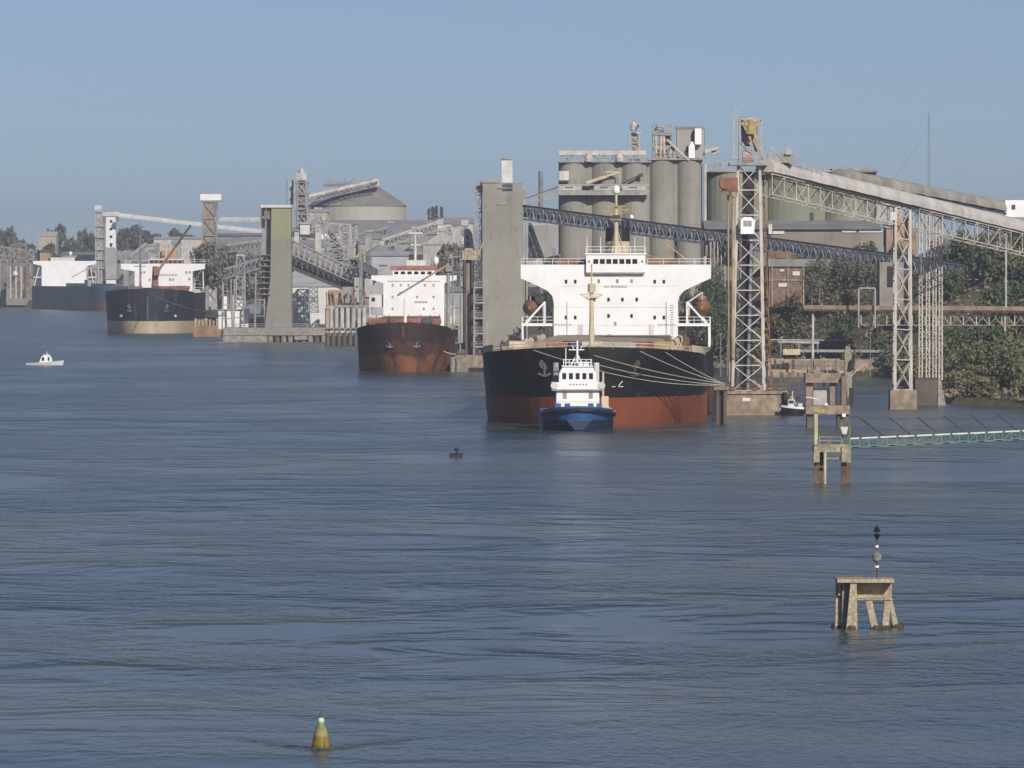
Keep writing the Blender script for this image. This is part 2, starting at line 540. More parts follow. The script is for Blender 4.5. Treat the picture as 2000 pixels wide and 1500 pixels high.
for i in range(7):
    y0 = 27 + i * 17.6
    hc = MB(); hc.box(-9, 9, y0, y0+14.5, 9.3, 11.0).build("hatch_coaming", rust, s1, False)
    cv = MB()
    for k in range(2): cv.box(-9.4 + k*9.45, -.05 + k*9.45, y0-.3, y0+14.8, 11.01, 11.7)
    cv.build("hatch_cover", tan, s1, False)
    for s in (-1, 1):
        v = MB(); v.tube((s*11.5, y0-1.4, 9.4), (s*11.5, y0-1.4, 11.2), .35, n=8); v.tube((s*11.5, y0-1.7, 11.2), (s*11.5, y0-.8, 11.5), .55, n=8)
        v.build("deck_vent", [cream, rust, pale][i % 3], s1, False)
for i, (x, y, m_) in enumerate([(-5, 8, rust), (5, 8, mid), (-8, 14, tan), (7.5, 15, rust), (0, 17, pale), (-3, 21, dark), (10, 21, yellow), (-11, 23, cream)]):
    q = MB(); q.box(x-1.1, x+1.1, y-.8, y+.8, 9.4, 10.9); q.tube((x-1.6, y, 11.3), (x+1.6, y, 11.3), .75, n=10)
    q.build("winch", m_, s1, False)
Y1 = 157.0
MB().box(-10.5, 10.5, Y1, Y1+15, 9.4, 16.99).build("superstructure", white, s1, False)
MB().box(-10.4, 10.4, Y1+4.01, Y1+14.9, 17, 23.0).build("upper_superstructure", white, s1, False)
MB().prism([(-10.5, 17), (10.5, 17), (10.75, 18.2), (11.6, 19.1), (13, 19.8), (16.1, 21.2), (16.1, 23.5), (-16.1, 23.5), (-16.1, 21.2), (-13, 19.8), (-11.6, 19.1), (-10.75, 18.2)],
           Y1, Y1+4).build("bridge_wing", white, s1, False)
MB().box(-5.0, 5.0, Y1-.8, Y1+6, 22.2, 25.2).build("wheelhouse", white, s1, False)
MB().box(-5.2, 5.2, Y1-1.0, Y1+6.2, 25.2, 25.45).build("wheelhouse_roof", white, s1, False)
MB().box(-4.9, 4.9, Y1-.86, Y1-.4, 21.95, 22.19).build("wheelhouse_sill", mid, s1, False)
for i in range(7): win(s1, -3.35 + i*1.1, 24.05, Y1-.8, .82, .8)
for x in (-4.5, 4.5): win(s1, x, 24.05, Y1-.8, .3, .3, rust)
def wz(py): return CH - (py - HZ) / 11.53
def wx(px): return (px - 1206) / 11.53
for px_, py_ in [(1109,550),(1127,550),(1282,550),(1300,550),(1173,549),(1209,549),(1237,549),(1164,585),(1192,585),(1219,585),(1247,585),
                 (1109,620),(1127,620),(1192,617),(1237,617),(1282,620),(1300,620),(1205,632)]:
    big = px_ in (1109, 1127, 1282, 1300) or py_ in (585, 617)
    win(s1, wx(px_), wz(py_), Y1, .42, .62, glass if big else mid)
textmesh("lettering", "NO SMOKING", .62, mid, (0, Y1-.05, wz(560)), s1)
for px_ in (1103, 1305):
    q = MB()
    for k in range(6): q.box(wx(px_)-1.4+k*.5, wx(px_)-1.08+k*.5, Y1-.04, Y1+.02, wz(634)-.12, wz(634)+.12)
    q.build("small_notice", grey, s1, False)
q = MB(); rail(q, [(-16, Y1+.2, 23.5), (-5.4, Y1+.2, 23.5)], 1.0, .05); rail(q, [(5.4, Y1+.2, 23.5), (16, Y1+.2, 23.5)], 1.0, .05)
rail(q, [(-5, Y1, 25.45), (5, Y1, 25.45)], 1.1, .05)
for x in (-4.9, -2.6, 3.2, 4.9): q.tube((x, Y1+1, 25.4), (x, Y1+1, 28.2), .06, n=4)
q.build("railing", white, s1, False)
q = MB()
for z_ in (19.9, 16.3, 13.2): q.box(-10.45, 10.45, Y1-.035, Y1-.012, z_-.035, z_+.035)
q.build("deck_seam", dirty_white, s1, False)
for x_ in (-8.2, 8.6):
    q = MB(); q.tube((x_, Y1-.14, 9.6), (x_, Y1-.14, 17.2), .07, n=5); q.build("drain_pipe", dirty_white, s1, False)
q = MB()
for k in range(18): q.box(9.3, 9.8, Y1-.16, Y1-.08, 9.8+k*.4, 9.87+k*.4)
q.build("ladder", grey, s1, False)
for px_ in (1137, 1276):
    q = MB(); q.box(wx(px_)-.45, wx(px_)+.45, Y1-.07, Y1+.03, 11.4, 13.4); q.build("door", dirty_white, s1, False)
q = MB()
rr = random.Random(4)
for k in range(26):
    x_, y_ = rr.uniform(-14, 14), rr.uniform(140, 154); h_ = rr.uniform(.5, 1.9); w_ = rr.uniform(.2, .8)
    q.box(x_-w_, x_+w_, y_, y_+.6, 9.5, 9.9+h_)
q.build("deck_gear", rust, s1, False)
for s in (-1, 1):
    for k in range(4):
        x_ = s*(13.0-.4*k); q = MB(); q.tube((x_, 20+k*9, 9.5), (x_, 20+k*9, 10.9), .3, n=8); q.tube((x_-.5, 20+k*9, 10.9), (x_+.5, 20+k*9, 10.9), .35, n=8); q.build("bitt", [yellow, tan, pale, rust][k], s1, False)
# radar mast, crosstrees, dome
q = MB(); q.tube((0, Y1+3, 25.4), (0, Y1+3, 33.2), .45, .3, n=8); q.tube((0, Y1+3, 33.2), (0, Y1+3, 35.5), .22, n=8)
for s in (-1, 1): q.beam((s*1.2, Y1+5, 25.4), (0, Y1+3, 30), .2)
mast = q.build("radar_mast", cream, s1, False)
q = MB(); q.beam((-2.5, Y1+3, 32.6), (2.6, Y1+3, 32.9), .3); q.beam((-2.5, Y1+3, 32.6), (-.2, Y1+3, 31.8), .16); q.beam((2.5, Y1+3, 32.9), (.2, Y1+3, 31.8), .16); q.box(-.9, .9, Y1+2.2, Y1+3.8, 31.0, 31.3); q.beam((-1.7, Y1+2.4, 33.4), (1.7, Y1+2.4, 33.4), .18)
q.build("crosstree", yellow, mast, False)
q = MB(); q.lathe((0, Y1+3, 35.5), [(.4, 0), (.62, .3), (.65, .9), (.5, 1.25), (.2, 1.45)], 12); q.build("satellite_dome", white, mast, False, True)
q = MB(); q.lathe((2.6, Y1+3, 31.2), [(.1, 0), (.45, .4), (.1, .8)], 10)
q.build("satellite_dome", white, mast, False, True)
q = MB(); q.box(-.7, .7, Y1+2.3, Y1+3.7, 31.3, 31.9); q.build("radar_scanner", dark, mast, False)
# funnel
q = MB(); q.lathe((0, Y1+13, 22.9), [(2.15, 0), (2.1, 4.6)], 16); q.build("funnel", cream, s1, False, False)
q = MB(); q.lathe((0, Y1+13, 27.5), [(2.12, 0), (2.05, 2.2), (1.9, 2.35)], 16)
for x in (-1.3, .9, 1.7): q.tube((x, Y1+13, 29.5), (x, Y1+13, 31.0), .28, n=6)
q.build("funnel_top", black, s1, False, False)
for a_ in (-10.3, 5.2): MB().box(a_, a_+5.1, Y1+6, Y1+10, 23.05, 24.4).build("deck_locker", rust, s1, False)
q = MB(); q.beam((-8.5+17, Y1+11, 23), (-8.5+17, Y1+11, 28), .25); q.beam((8.5, Y1+11, 27), (12, Y1+11, 24.2), .2); q.beam((8.5, Y1+11, 24.2), (4.5, Y1+11, 25.4), .15)
q.build("provision_crane", yellow, s1, False)
# lifeboats on both sides
for s in (-1, 1):
    q = MB(); q.box(min(s*10.52, s*16), max(s*10.52, s*16), Y1+.5, Y1+13, 13.1, 13.55)
    for yy in (Y1+.6, Y1+6, Y1+12.6):
        q.beam((s*15.8, yy, 9.6), (s*15.8, yy, 13.1), .3); q.beam((s*15.4, yy, 13.5), (s*12.0, yy, 17.2), .3); q.beam((s*12, yy, 13.5), (s*12, yy, 17.2), .2)
    rail(q, [(s*15.9, Y1+.6, 13.55), (s*15.9, Y1+12.5, 13.55)], 1.1, .06); rail(q, [(s*10.6, Y1+.5, 13.55), (s*15.9, Y1+.5, 13.55)], 1.1, .05, 1.2)
    q.build("lifeboat_platform", white, s1, False)
    q = MB(); c = s*14.6
    vs = []; nn = 9
    for k in range(nn):
        t = k/(nn-1)*2-1; r_ = 1.45*(1-abs(t)**3*.75)
        for a in range(10):
            an = 2*math.pi*a/10; vs.append((c + r_*math.cos(an)*.95, Y1+6.5+t*4.6, 16.2 + r_*math.sin(an)*1.05))
    q.add(vs, [(k*10+a, k*10+(a+1) % 10, (k+1)*10+(a+1) % 10, (k+1)*10+a) for k in range(nn-1) for a in range(10)] + [tuple(range(10))[::-1], tuple(range((nn-1)*10, nn*10))])
    q.box(c-.6, c+.6, Y1+8, Y1+10.5, 17.4, 18.2)
    recalc(q.build("lifeboat", orange, s1, False))
    q = MB()
    for yy in (Y1+3, Y1+10): q = MB(); q.beam((s*12.3, yy, 17.2), (s*14.6, yy, 18.8), .28); q.beam((s*14.6, yy, 18.8), (s*14.6, yy, 17.4), .12); q.beam((s*12.3, yy, 13.5), (s*12.3, yy, 17.3), .3); q.build("davit", pale, s1, False)
# foremast
q = MB(); q.tube((0, 12, 9.5), (0, 12, 14.2), .46, .40, n=10); q.tube((0, 12, 14.2), (0, 12, 20.0), .36, .28, n=10); q.tube((0, 12, 20), (0, 12, 23.5), .12, n=5)
fm = q.build("foremast", cream, s1, False)
q = MB(); q.beam((-1.8, 12, 19.0), (1.6, 12, 19.0), .2); q.box(-.9, .9, 11.2, 12.8, 18.5, 18.75); q.tube((0, 12, 19.3), (0, 12, 20.6), .62, n=8); q.beam((-1.7, 12, 19), (0, 12, 18), .12); q.beam((1.6, 12, 19), (0, 12, 18), .12)
q.build("crosstree", cream, fm, False)
q = MB(); q.tube((0, 12, 9.5), (0, 12, 11.6), 1.0, .7, n=10); q.tube((1.3, 12, 9.5), (1.3, 12, 11.4), .5, n=8); q.build("mast_housing", yellow, s1, False)
anchor_(s1, -6.6, 2.55, 8.9, .85, M('anchor_grey', (.07, .07, .075), .8)); anchor_(s1, 6.6, 2.55, 8.9, .85, M('anchor_rust', (.06, .04, .03), .8))
# draught and bow marks in white
q = MB()
for x, z in ((3.05, 5.6), (4.2, 5.6)):
    q.beam((x, 1.9, z), (x+.7, 1.95, z), .12)
q.beam((4.2, 1.9, 5.7), (4.8, 1.9, 6.4), .12); q.beam((3.0, 1.85, 5.6), (3.0, 1.85, 6.1), .12)
bm_ = q.build("bow_mark", dirty_white, s1, False)

# ---- tug
TY = 936.0
t1 = thing("tug_boat", "tug with deep blue hull and tall white wheelhouse, bow-on against the big ship", "tug", (XW(1131, TY), TY, 0), math.radians(1.0))
bl = M("blue_hull_paint", (.035, .10, .29), .45, .2, .5, .3, (.03, .05, .1), bands=[(.0, (.015, .03, .07)), (1.5, (.035, .10, .26))])
bl2 = M("blue_bulwark_paint", (.035, .10, .29), .45, .2, .8)
h, e = hull(30, 10.2, 2.6, .9, 9, 1.6, 9, 5.2, bl, t1, pw=2.2, flare=.45)
deck_mesh(e, .7, mid, t1, .2)
q = MB()
for s in (-1, 1): q.path([(s*(b+.06), y-.12, z-.55) for b, y, z in e[:18]], .26, 8)
q.build("rubbing_fender", black, t1, False)
q = MB(); q.prism([(-.6, .1), (.6, .1), (1.8, 1.55), (-1.8, 1.55)], -.3, 1.2); q.build("bow_pad", bl, t1, False)
q = MB()
for s in (-2.9, -1.6, 1.7, 2.9): q.box(s-.4, s+.4, 1.6, 1.9, 3.3, 3.85)
q.build("fairlead", bl2, t1, False)
MB().prism([(-3.1, 1.9), (3.1, 1.9), (3.0, 5.55), (-3.0, 5.55)], 6, 15).build("deckhouse", white, t1, False)
for s in (-1, 1): win(t1, s*1.85, 4.9, 6, .55, .95, mid)
MB().box(-3.7, 3.7, 5.4, 15.5, 5.56, 5.75).build("upper_deck", mid, t1, False)
q = MB(); q.box(-3.7, 3.7, 5.4, 5.6, 5.76, 6.75); q.box(-3.7, -3.5, 5.6, 11, 5.76, 6.75); q.box(3.5, 3.7, 5.6, 11, 5.76, 6.75); q.build("deck_parapet", white, t1, False)
for s in (-1, 1): MB().tube((s*3.35, 5.25, 6.3), (s*3.35, 5.39, 6.3), .5, n=14).build("life_ring", dirty_white, t1, False)
q = MB()
for k in range(6): q.box(-1.25+k*.46, -.98+k*.46, 5.36, 5.41, 6.35, 6.55)
q.build("name_lettering", mid, t1, False)
MB().prism([(-2.7, 5.76), (2.7, 5.76), (2.6, 8.0), (2.1, 8.9), (-2.1, 8.9), (-2.6, 8.0)], 7, 12.5).build("wheelhouse", white, t1, False)
for k in range(5): win(t1, -1.9+k*.95, 7.6, 7, .55, .85)
MB().box(-2.2, 2.2, 6.8, 12.6, 8.91, 9.05).build("wheelhouse_roof", white, t1, False)
q = MB(); rail(q, [(-2.0, 7.1, 9.05), (2.0, 7.1, 9.05), (2.0, 12, 9.05)], .9, .06, .8); q.box(.1, 1.7, 8, 9, 9.05, 9.6); q.build("roof_railing", white, t1, False)
q = MB(); q.tube((0, 9.5, 9), (0, 9.5, 12.6), .16, n=6); q.beam((-1.2, 9.5, 11.3), (1.0, 9.5, 11.3), .12); q.beam((-.7, 9.5, 11.9), (-.4, 9.5, 11.2), .1); q.beam((.7, 9.5, 11.9), (.4, 9.5, 11.2), .1)
q.beam((-1.6, 10, 9), (-1.6, 10, 11.5), .1); q.beam((-.9, 10, 9), (0, 10, 10.8), .14); q.beam((.9, 10, 9), (0, 10, 10.8), .14)
q.build("signal_mast", white, t1, False)
for s in (-1, 1):
    q = MB(); q.tube((s*2.9, 15.5, 5.7), (s*2.9, 15.5, 9.4), .42, n=10); q.build("exhaust_stack", dirty_white if s > 0 else mid, t1, False)
q = MB(); q.beam((3.9, 16, 2), (3.9, 16, 8), .25); q.beam((3.9, 16, 3.5), (5.4, 14, 2.4), .2); q.box(3.6, 4.6, 14, 15.5, 2, 4.6); q.build("towing_gear", cream, t1, False)

q = MB()
for z_ in (2.6, 4.0): q.box(-3.02, 3.02, 5.93, 5.97, z_-.02, z_+.02)
q.build("deck_seam", dirty_white, t1, False)
# ---- rusty coaster
s2 = thing("cargo_ship", "rust-stained brown ship with short white bridge and red roof, between the two grey concrete towers", "ship", (XW(787, 1467), 1467, 0), math.radians(-.3))
rm = M("rust_streaked_hull", (.27, .10, .042), .85, .5, .16, .85, (.028, .02, .017), bands=[(5.6, (.13, .045, .024)), (8.6, (.048, .029, .022))], xs=.42, thr=.46, bn=4.5)
h, e2 = hull(150, 21, 9.0, 2.0, 24, 4.5, 26, 13, rm, s2, pw=2.1, flare=.2)
deck_mesh(e2, .5, rust, s2)
Y2 = 124.0
def z2(py): return CH - (py-HZ) * (1467+Y2) / F
def x2(px): return (px-817) * (1467+Y2) / F
MB().box(x2(757), x2(876), Y2, Y2+13, 8.5, z2(553)).build("superstructure", white, s2, False)
MB().prism([(x2(757), z2(553)+.01), (x2(876), z2(553)+.01), (x2(903), z2(546)), (x2(903), z2(538)), (x2(733), z2(538)), (x2(733), z2(546))], Y2, Y2+3.5).build("bridge_wing", white, s2, False)
MB().box(x2(775), x2(858), Y2+.6, Y2+6, z2(538), z2(527)).build("wheelhouse", white, s2, False)
MB().box(x2(770), x2(862), Y2+.3, Y2+6.5, z2(527)+.01, z2(519)).build("wheelhouse_roof", redbrown, s2, False)
MB().box(x2(802), x2(840), Y2+2, Y2+8, z2(519)+.01, z2(508)).build("monkey_island", dirty_white, s2, False)
for k in range(6): win(s2, x2(782+k*13), z2(533), Y2+.6, 1.0, .7)
for xx, yy in [(775,557),(791,557),(806,557),(838,557),(855,557),(775,580),(790,572),(823,580),(855,580),(775,603),(836,603),(855,603)]:
    win(s2, x2(xx), z2(yy), Y2, .45, .6, mid)
q = MB(); q.beam((x2(765), Y2-.05, z2(549)), (x2(868), Y2-.05, z2(549)), .12); q.build("grey_stripe", mid, s2, False)
q = MB()
for k in range(9): q.box(x2(818)+k*.34, x2(818)+.24+k*.34, Y2-.05, Y2+.02, z2(590)-.25, z2(590)+.25)
q.build("name_lettering", mid, s2, False)
MB().box(x2(729), x2(755), Y2+1, Y2+6, z2(600), z2(575)).build("side_cabin", dirty_white, s2, False)
win(s2, x2(737), z2(585), Y2+1, .8, .9)
q = MB(); q.box(x2(729), x2(757)-.05, Y2+.5, Y2+9, z2(619), z2(615)); q.beam((x2(731), Y2+1, z2(640)), (x2(731), Y2+1, z2(600)), .3); q.box(x2(877), x2(898), Y2+.5, Y2+9, z2(600), z2(597)); q.beam((x2(895), Y2+1, z2(640)), (x2(895), Y2+1, z2(597)), .4); q.box(x2(880), x2(893), Y2+1, Y2+6, z2(640), z2(617)); q.build("boat_deck", dirty_white, s2, False)
MB().box(x2(880), x2(896), Y2-4, Y2-.5, z2(648), z2(632)).build("deck_winch", yellow, s2, False)
q = MB(); q.tube((x2(818), Y2+7, z2(508)), (x2(818), Y2+7, z2(452)), .35, .2, n=6); q.beam((x2(805), Y2+7, z2(455)), (x2(832), Y2+7, z2(455)), .5); q.beam((x2(808), Y2+7, z2(478)), (x2(828), Y2+7, z2(478)), .3)
q.build("radar_mast", dirty_white, s2, False)
q = MB(); q.box(x2(805), x2(832), Y2+11, Y2+14, z2(540), z2(497)); q.build("funnel", dark, s2, False)
q = MB(); q.lathe((x2(859), Y2+3, z2(519)), [(.3, 0), (.7, .8), (.7, 1.7), (.3, 2.2)], 10); q.build("satellite_dome", white, s2, False, True)
YM = 9.0
def zz(py, d): return CH - (py-HZ)*d/F
q = MB(); q.tube((0.3, YM, 9), (0.3, YM, zz(582, 1476)), .42, .3, n=8); q.beam((-.9, YM, zz(586, 1476)), (1.5, YM, zz(586, 1476)), .18); q.build("foremast", white, s2, False)
q = MB(); q.beam((-2.5, 60, zz(577, 1527)), (3.4, 63, zz(546, 1530)), .38); q.beam((3.4, 63, zz(546, 1530)), (3.6, 63, zz(545, 1530)), .2)
boom = q.build("crane_boom", slate, s2, False)
q = MB(); q.beam((3.4, 63, zz(546, 1530)), (9.2, 66, zz(515, 1533)), .38); q.build("boom_root", M("faded_orange", (.38, .22, .12), .8), s2, False)
q = MB(); q.tube((9.0, 66, 8.5), (9.0, 66, zz(520, 1533)), .45, .4, n=10); q.box(8.4, 9.8, 65, 67.5, zz(530, 1533), zz(518, 1533)); q.build("crane_pedestal", mid, s2, False)
for x, y, m_ in [(-5, 7, rust), (5, 8, dark), (-7, 14, rust), (7, 15, rust), (0, 16, rust), (3, 12, redbrown), (2.4, 22, redbrown), (-4.5, 24, dark)]:
    q = MB(); q.box(x-.8, x+.8, y-.7, y+.7, 9, 11); q.tube((x-1.2, y, 11.2), (x+1.2, y, 11.2), .6, n=8); q.beam((x+.5, y, 11), (x+.9, y, 12.6), .2); q.build("winch", m_, s2, False)
for i in range(4):
    MB().box(-6.5, 6.5, 32+i*21, 48+i*21, 8.6, 11.6).build("hatch_cover", rust, s2, False)
anchor_(s2, -2.9, 2.45, 7.0, .75, slate); anchor_(s2, 2.9, 2.45, 7.0, .75, slate)
q = MB(); q.beam((0, .1, 10.2), (0, 4.2, .2), .5); q.build("stem_bar", M("red_rust_stem", (.15, .05, .028), .9, .4, .6, .5, (.05, .03, .02)), s2, False)

# ---- black ship with cream boot
A3 = math.radians(.7)
s3 = thing("general_cargo_ship", "black ship with cream waterline band, orange deck crane and white bridge with red-trimmed roof", "ship", (XW(288, 2350), 2350, 0), A3)
km = M("black_and_cream_hull", (.55, .46, .32), .6, .18, .1, .35, (.2, .13, .08), bands=[(4.3, (.012, .016, .026))], xs=.5)
h, e3 = hull(165, 31.5, 14.2, 1.6, 30, 3.0, 34, 18, km, s3, pw=2.3, flare=.15)
deck_mesh(e3, .6, dark, s3)
Y3 = 135.0
d3 = 2350 + Y3
def z3(py): return CH - (py-HZ) * d3 / F
def x3(px): return (px-326) * d3 / F
MB().box(x3(271), x3(384), Y3, Y3+14, 13.5, z3(530)).build("superstructure", white, s3, False)
MB().prism([(x3(271), z3(530)+.01), (x3(384), z3(530)+.01), (x3(408), z3(525)), (x3(408), z3(515)), (x3(244), z3(515)), (x3(244), z3(525))], Y3, Y3+5).build("bridge_wing", white, s3, False)
MB().box(x3(300), x3(366), Y3+1, Y3+8, z3(515), z3(508)).build("wheelhouse", redbrown, s3, False)
MB().box(x3(300)-.2, x3(366)+.2, Y3+.8, Y3+8.4, z3(508)+.01, z3(505)).build("wheelhouse_roof", dirty_white, s3, False)
for k in range(7): win(s3, x3(304+k*9.2), z3(511.5), Y3+1, 1.1, .8)
for xx, yy in [(284,532),(290,532),(372,532),(379,532),(340,546),(346,546),(378,545),(377,561),(300,546),(312,560)]: win(s3, x3(xx), z3(yy), Y3, .8, .9, mid)
q = MB()
for k in range(9): q.box(x3(317)+k*.8, x3(317)+.5+k*.8, Y3-.08, Y3+.02, z3(537)-.35, z3(537)+.35)
q.build("name_lettering", mid, s3, False)
q = MB(); rail(q, [(x3(244), Y3+1, z3(515)), (x3(298), Y3+1, z3(515))], 1.2, .1, 3); rail(q, [(x3(368), Y3+1, z3(515)), (x3(408), Y3+1, z3(515))], 1.6, .1, 3); q.build("railing", dirty_white, s3, False)
q = MB(); q.box(x3(318), x3(352), Y3+9, Y3+13, z3(515), z3(489)); q.build("funnel", yellow, s3, False)
q = MB(); q.tube((x3(331), Y3+4, z3(505)), (x3(331), Y3+4, z3(478)), .4, n=6); q.beam((x3(325), Y3+4, z3(486)), (x3(338), Y3+4, z3(486)), .4); q.build("radar_mast", cream, s3, False)
q = MB(); q.box(x3(385), x3(408), Y3+1, Y3+12, z3(577), z3(570)); q.beam((x3(406), Y3+2, z3(590)), (x3(404), Y3+2, z3(526)), .5); rail(q, [(x3(386), Y3+1, z3(570)), (x3(406), Y3+1, z3(570))], 1.6, .12); q.build("boat_deck", dirty_white, s3, False)
dc = 2350 + 45
q = MB(); q.tube((XW(305, dc)-s3.location.x, 45, 13.5), (XW(307, dc)-s3.location.x, 45, zz(520, dc)), 1.3, 1.1, n=10); q.build("crane_pedestal", redbrown, s3, False)
q = MB(); a = Vector((XW(308, dc)-s3.location.x, 43, zz(535, dc))); b_ = Vector((XW(376, dc)-s3.location.x, 43, zz(440, dc)))
q.beam(a, a.lerp(b_, .55), .95); q.build("crane_boom", orange, s3, False)
q = MB(); q.beam(a.lerp(b_, .55), b_, .85); q.build("boom_tip", dark, s3, False)
q = MB(); q.box(a.x-.7, a.x+1.3, 41, 44, a.z-.5, a.z+1.8); q.build("crane_cab", orange, s3, False)
q = MB(); q.tube((XW(275, 2362)-s3.location.x, 12, 14), (XW(275, 2362)-s3.location.x, 12, zz(435, 2362)), .4, .2, n=6); q.beam((-5.4, 12, zz(520, 2362)), (-1.0, 12, zz(520, 2362)), .3); q.build("foremast", slate, s3, False)
for x, y in [(-9, 10), (-4, 9), (6, 10), (10, 16), (3, 18), (12, 30), (-11, 22), (8, 40), (9.5, 60)]:
    q = MB(); q.box(x-1.5, x+1.5, y-1, y+1, 13.6, 15.6+(x % 3)*.5); q.tube((x-1.8, y, 16), (x+1.8, y, 16), .7, n=8); q.build("winch", dark if x % 2 else rust, s3, False)
for i in range(5): MB().box(-9, 9, 52+i*16, 65+i*16, 13.7, 15.8).build("hatch_cover", rust, s3, False)
anchor_(s3, -6.5, 3.0, 9.6, .9, M("hull_grey", (.09, .095, .10))); anchor_(s3, 6.5, 3.0, 9.6, .9, M("hull_grey", (.09, .095, .10)))
q = MB(); q.beam((0, .15, 13), (0, 1.8, 5), .45); q.build("stem_bar", M("stem_grey", (.12, .13, .14)), s3, False)
q = MB()
for s in (-1, 1): q.beam((s*9.6, 5.9, 5.7), (s*9.6, 5.9, 6.6), .35); q.beam((s*9.1, 5.8, 6.2), (s*10.1, 6.3, 6.2), .3)
q.build("bow_mark", dirty_white, s3, False)

# ---- far blue tanker
A4 = math.radians(-17)
D4 = 3850.0     # at the superstructure
s4 = thing("tanker", "farthest ship at left, dark blue hull, white bridge, yellow funnel", "ship", (XW(248, 3655), 3655, 0), 0)
s4.rotation_euler = (0, 0, math.radians(15)); ORG[s4.name] = Matrix.Translation(s4.location) @ Matrix.Rotation(math.radians(15), 4, 'Z')
fm4 = M("blue_and_red_hull", (.30, .12, .10), .6, .15, .1, .3, (.16, .09, .08), bands=[(4.4, (.075, .13, .20))], xs=.4)
h, e4 = hull(212, 33, 13.0, 1.2, 30, 3.0, 34, 18, fm4, s4, pw=2.2)
deck_mesh(e4, .5, mid, s4)
Y4 = 176.0
MB().box(-13.5, 13.5, Y4, Y4+16, 12.4, 24.4).build("superstructure", white, s4, False)
MB().prism([(-13.5, 24.41), (13.5, 24.41), (18.5, 25.7), (18.5, 27.3), (-18.5, 27.3), (-18.5, 25.7)], Y4, Y4+6).build("bridge_wing", white, s4, False)
MB().box(-8, 6, Y4+1, Y4+9, 27.31, 29.3).build("wheelhouse", dirty_white, s4, False)
MB().box(-11, -5, Y4+18, Y4+26, 13, 32).build("funnel", yellow, s4, False)
MB().box(-11.2, -4.8, Y4+17.8, Y4+26.2, 32.01, 33.6).build("funnel_top", dark, s4, False)
q = MB(); q.lathe((4.5, Y4+6, 29.3), [(.3, 0), (.4, 1.2), (1.1, 1.9), (1.1, 2.8), (.4, 3.6)], 10); q.build("satellite_dome", white, s4, False, True)
q = MB()
for k in range(6): q.box(-10+k*3.5, -8+k*3.5, 60+k*18, 66+k*18, 12.6, 16.5)
q.box(-.6, .6, 30, 170, 12.6, 14.6); q.build("deck_pipework", mid, s4, False)
q = MB(); q.tube((3, 95, 12.6), (3, 95, 27), .8, n=8); q.tube((-3, 95, 12.6), (-3, 95, 24), .6, n=8); q.beam((3, 95, 26), (-12, 95, 18), .6); q.build("hose_crane", grey, s4, False)
q = MB(); q.box(-18, -13.6, Y4+1, Y4+12, 17.5, 18.3); q.beam((-17.5, Y4+2, 13), (-14, Y4+2, 27), .6); q.box(13.6, 18, Y4+1, Y4+12, 17.5, 18.3); q.beam((17.5, Y4+2, 13), (14.5, Y4+2, 27), .6); q.build("lifeboat_platform", dirty_white, s4, False)
# ---------------------------------------------------------------- port: near loader tower
def pbox(mb, px0, px1, py0, py1, Y, depth):
    """box whose front face fills the photo rectangle at distance Y"""
    return mb.box(XW(px0, Y), XW(px1, Y), Y, Y + depth, ZW(py1, Y), ZW(py0, Y))

def base(px, Y, z=0): return (XW(px, Y), Y, z)

PY = 1036.0
t = thing("loader_pier", "stained brown concrete block pier carrying the tall lattice loader tower", "pier", base(1468, PY))
q = MB(); pbox(q, 1400, 1537, 770, 830, PY, 11); q.build("pier_block", conc_warm, t)
q = MB(); pbox(q, 1398, 1539, 764, 769.6, PY-.3, 11.6); q.build("deck_slab", conc_warm, t)
q = MB()
for px_ in (1408, 1428, 1470, 1500, 1520): pbox(q, px_, px_+7, 755, 764, PY+1, 1)
rail(q, [base(1400, PY+.2, ZW(764, PY)), base(1536, PY+.2, ZW(764, PY))], 1.1, .06, 1.6)
q.build("bollard_and_railing", rust, t)
q = MB(); pbox(q, 1450, 1466, 777, 784, PY-.12, .12); q.build("white_notice", dirty_white, t)
for px_ in (1404, 1533):
    q = MB(); q.tube(base(px_, PY-.5, -.5), base(px_, PY-.5, 3.6), .35, n=8); q.build("fender", black, t)

LT = 1041.0; zb = ZW(764, PY) + .02
t = thing("loader_tower", "tall pale lattice tower with yellow machinery on top and a white cabin partway up", "loader tower", base(1464, LT, zb))
def px_m(px): return XW(px, LT)
def zl(py): return ZW(py, LT)
B_ = [(px_m(1431), LT, zb), (px_m(1492), LT, zb), (px_m(1497), LT+7, zb), (px_m(1437), LT+7, zb)]
Tp = [(px_m(1442), LT+.5, zl(322)), (px_m(1484), LT+.5, zl(322)), (px_m(1486), LT+4.5, zl(322)), (px_m(1444), LT+4.5, zl(322))]
q = MB(); lattice(q, B_, Tp, 9, .42, .17); q.build("lattice_frame", pale, t)
q = MB(); q.prism([(px_m(1447), zb), (px_m(1470), zb), (px_m(1474), zl(335)), (px_m(1452), zl(335))], LT+2.2, LT+3.6); q.build("elevator_casing", black, t)
q = MB(); q.tube((px_m(1461), LT+1.0, zb), (px_m(1468), LT+1.2, zl(470)), .3, n=6); q.build("chute_pipe", slate, t)
q = MB(); pbox(q, 1425, 1500, 318, 323, LT-1, 7.5); rail(q, [(px_m(1425), LT-1, zl(318)), (px_m(1500), LT-1, zl(318))], 1.1, .06); q.build("upper_platform", mid, t)
q = MB()
for px_ in (1443, 1488):
    for dy in (.2, 4.6): q.beam((px_m(px_), LT+dy, zl(318)), (px_m(px_), LT+dy, zl(232)), .22)
for dy in (.2, 4.6):
    q.beam((px_m(1443), LT+dy, zl(232)), (px_m(1488), LT+dy, zl(232)), .18); q.beam((px_m(1443), LT+dy, zl(275)), (px_m(1488), LT+dy, zl(318)), .12)
for px_ in (1443, 1488): q.beam((px_m(px_), LT+.2, zl(232)), (px_m(px_), LT+4.6, zl(232)), .18)
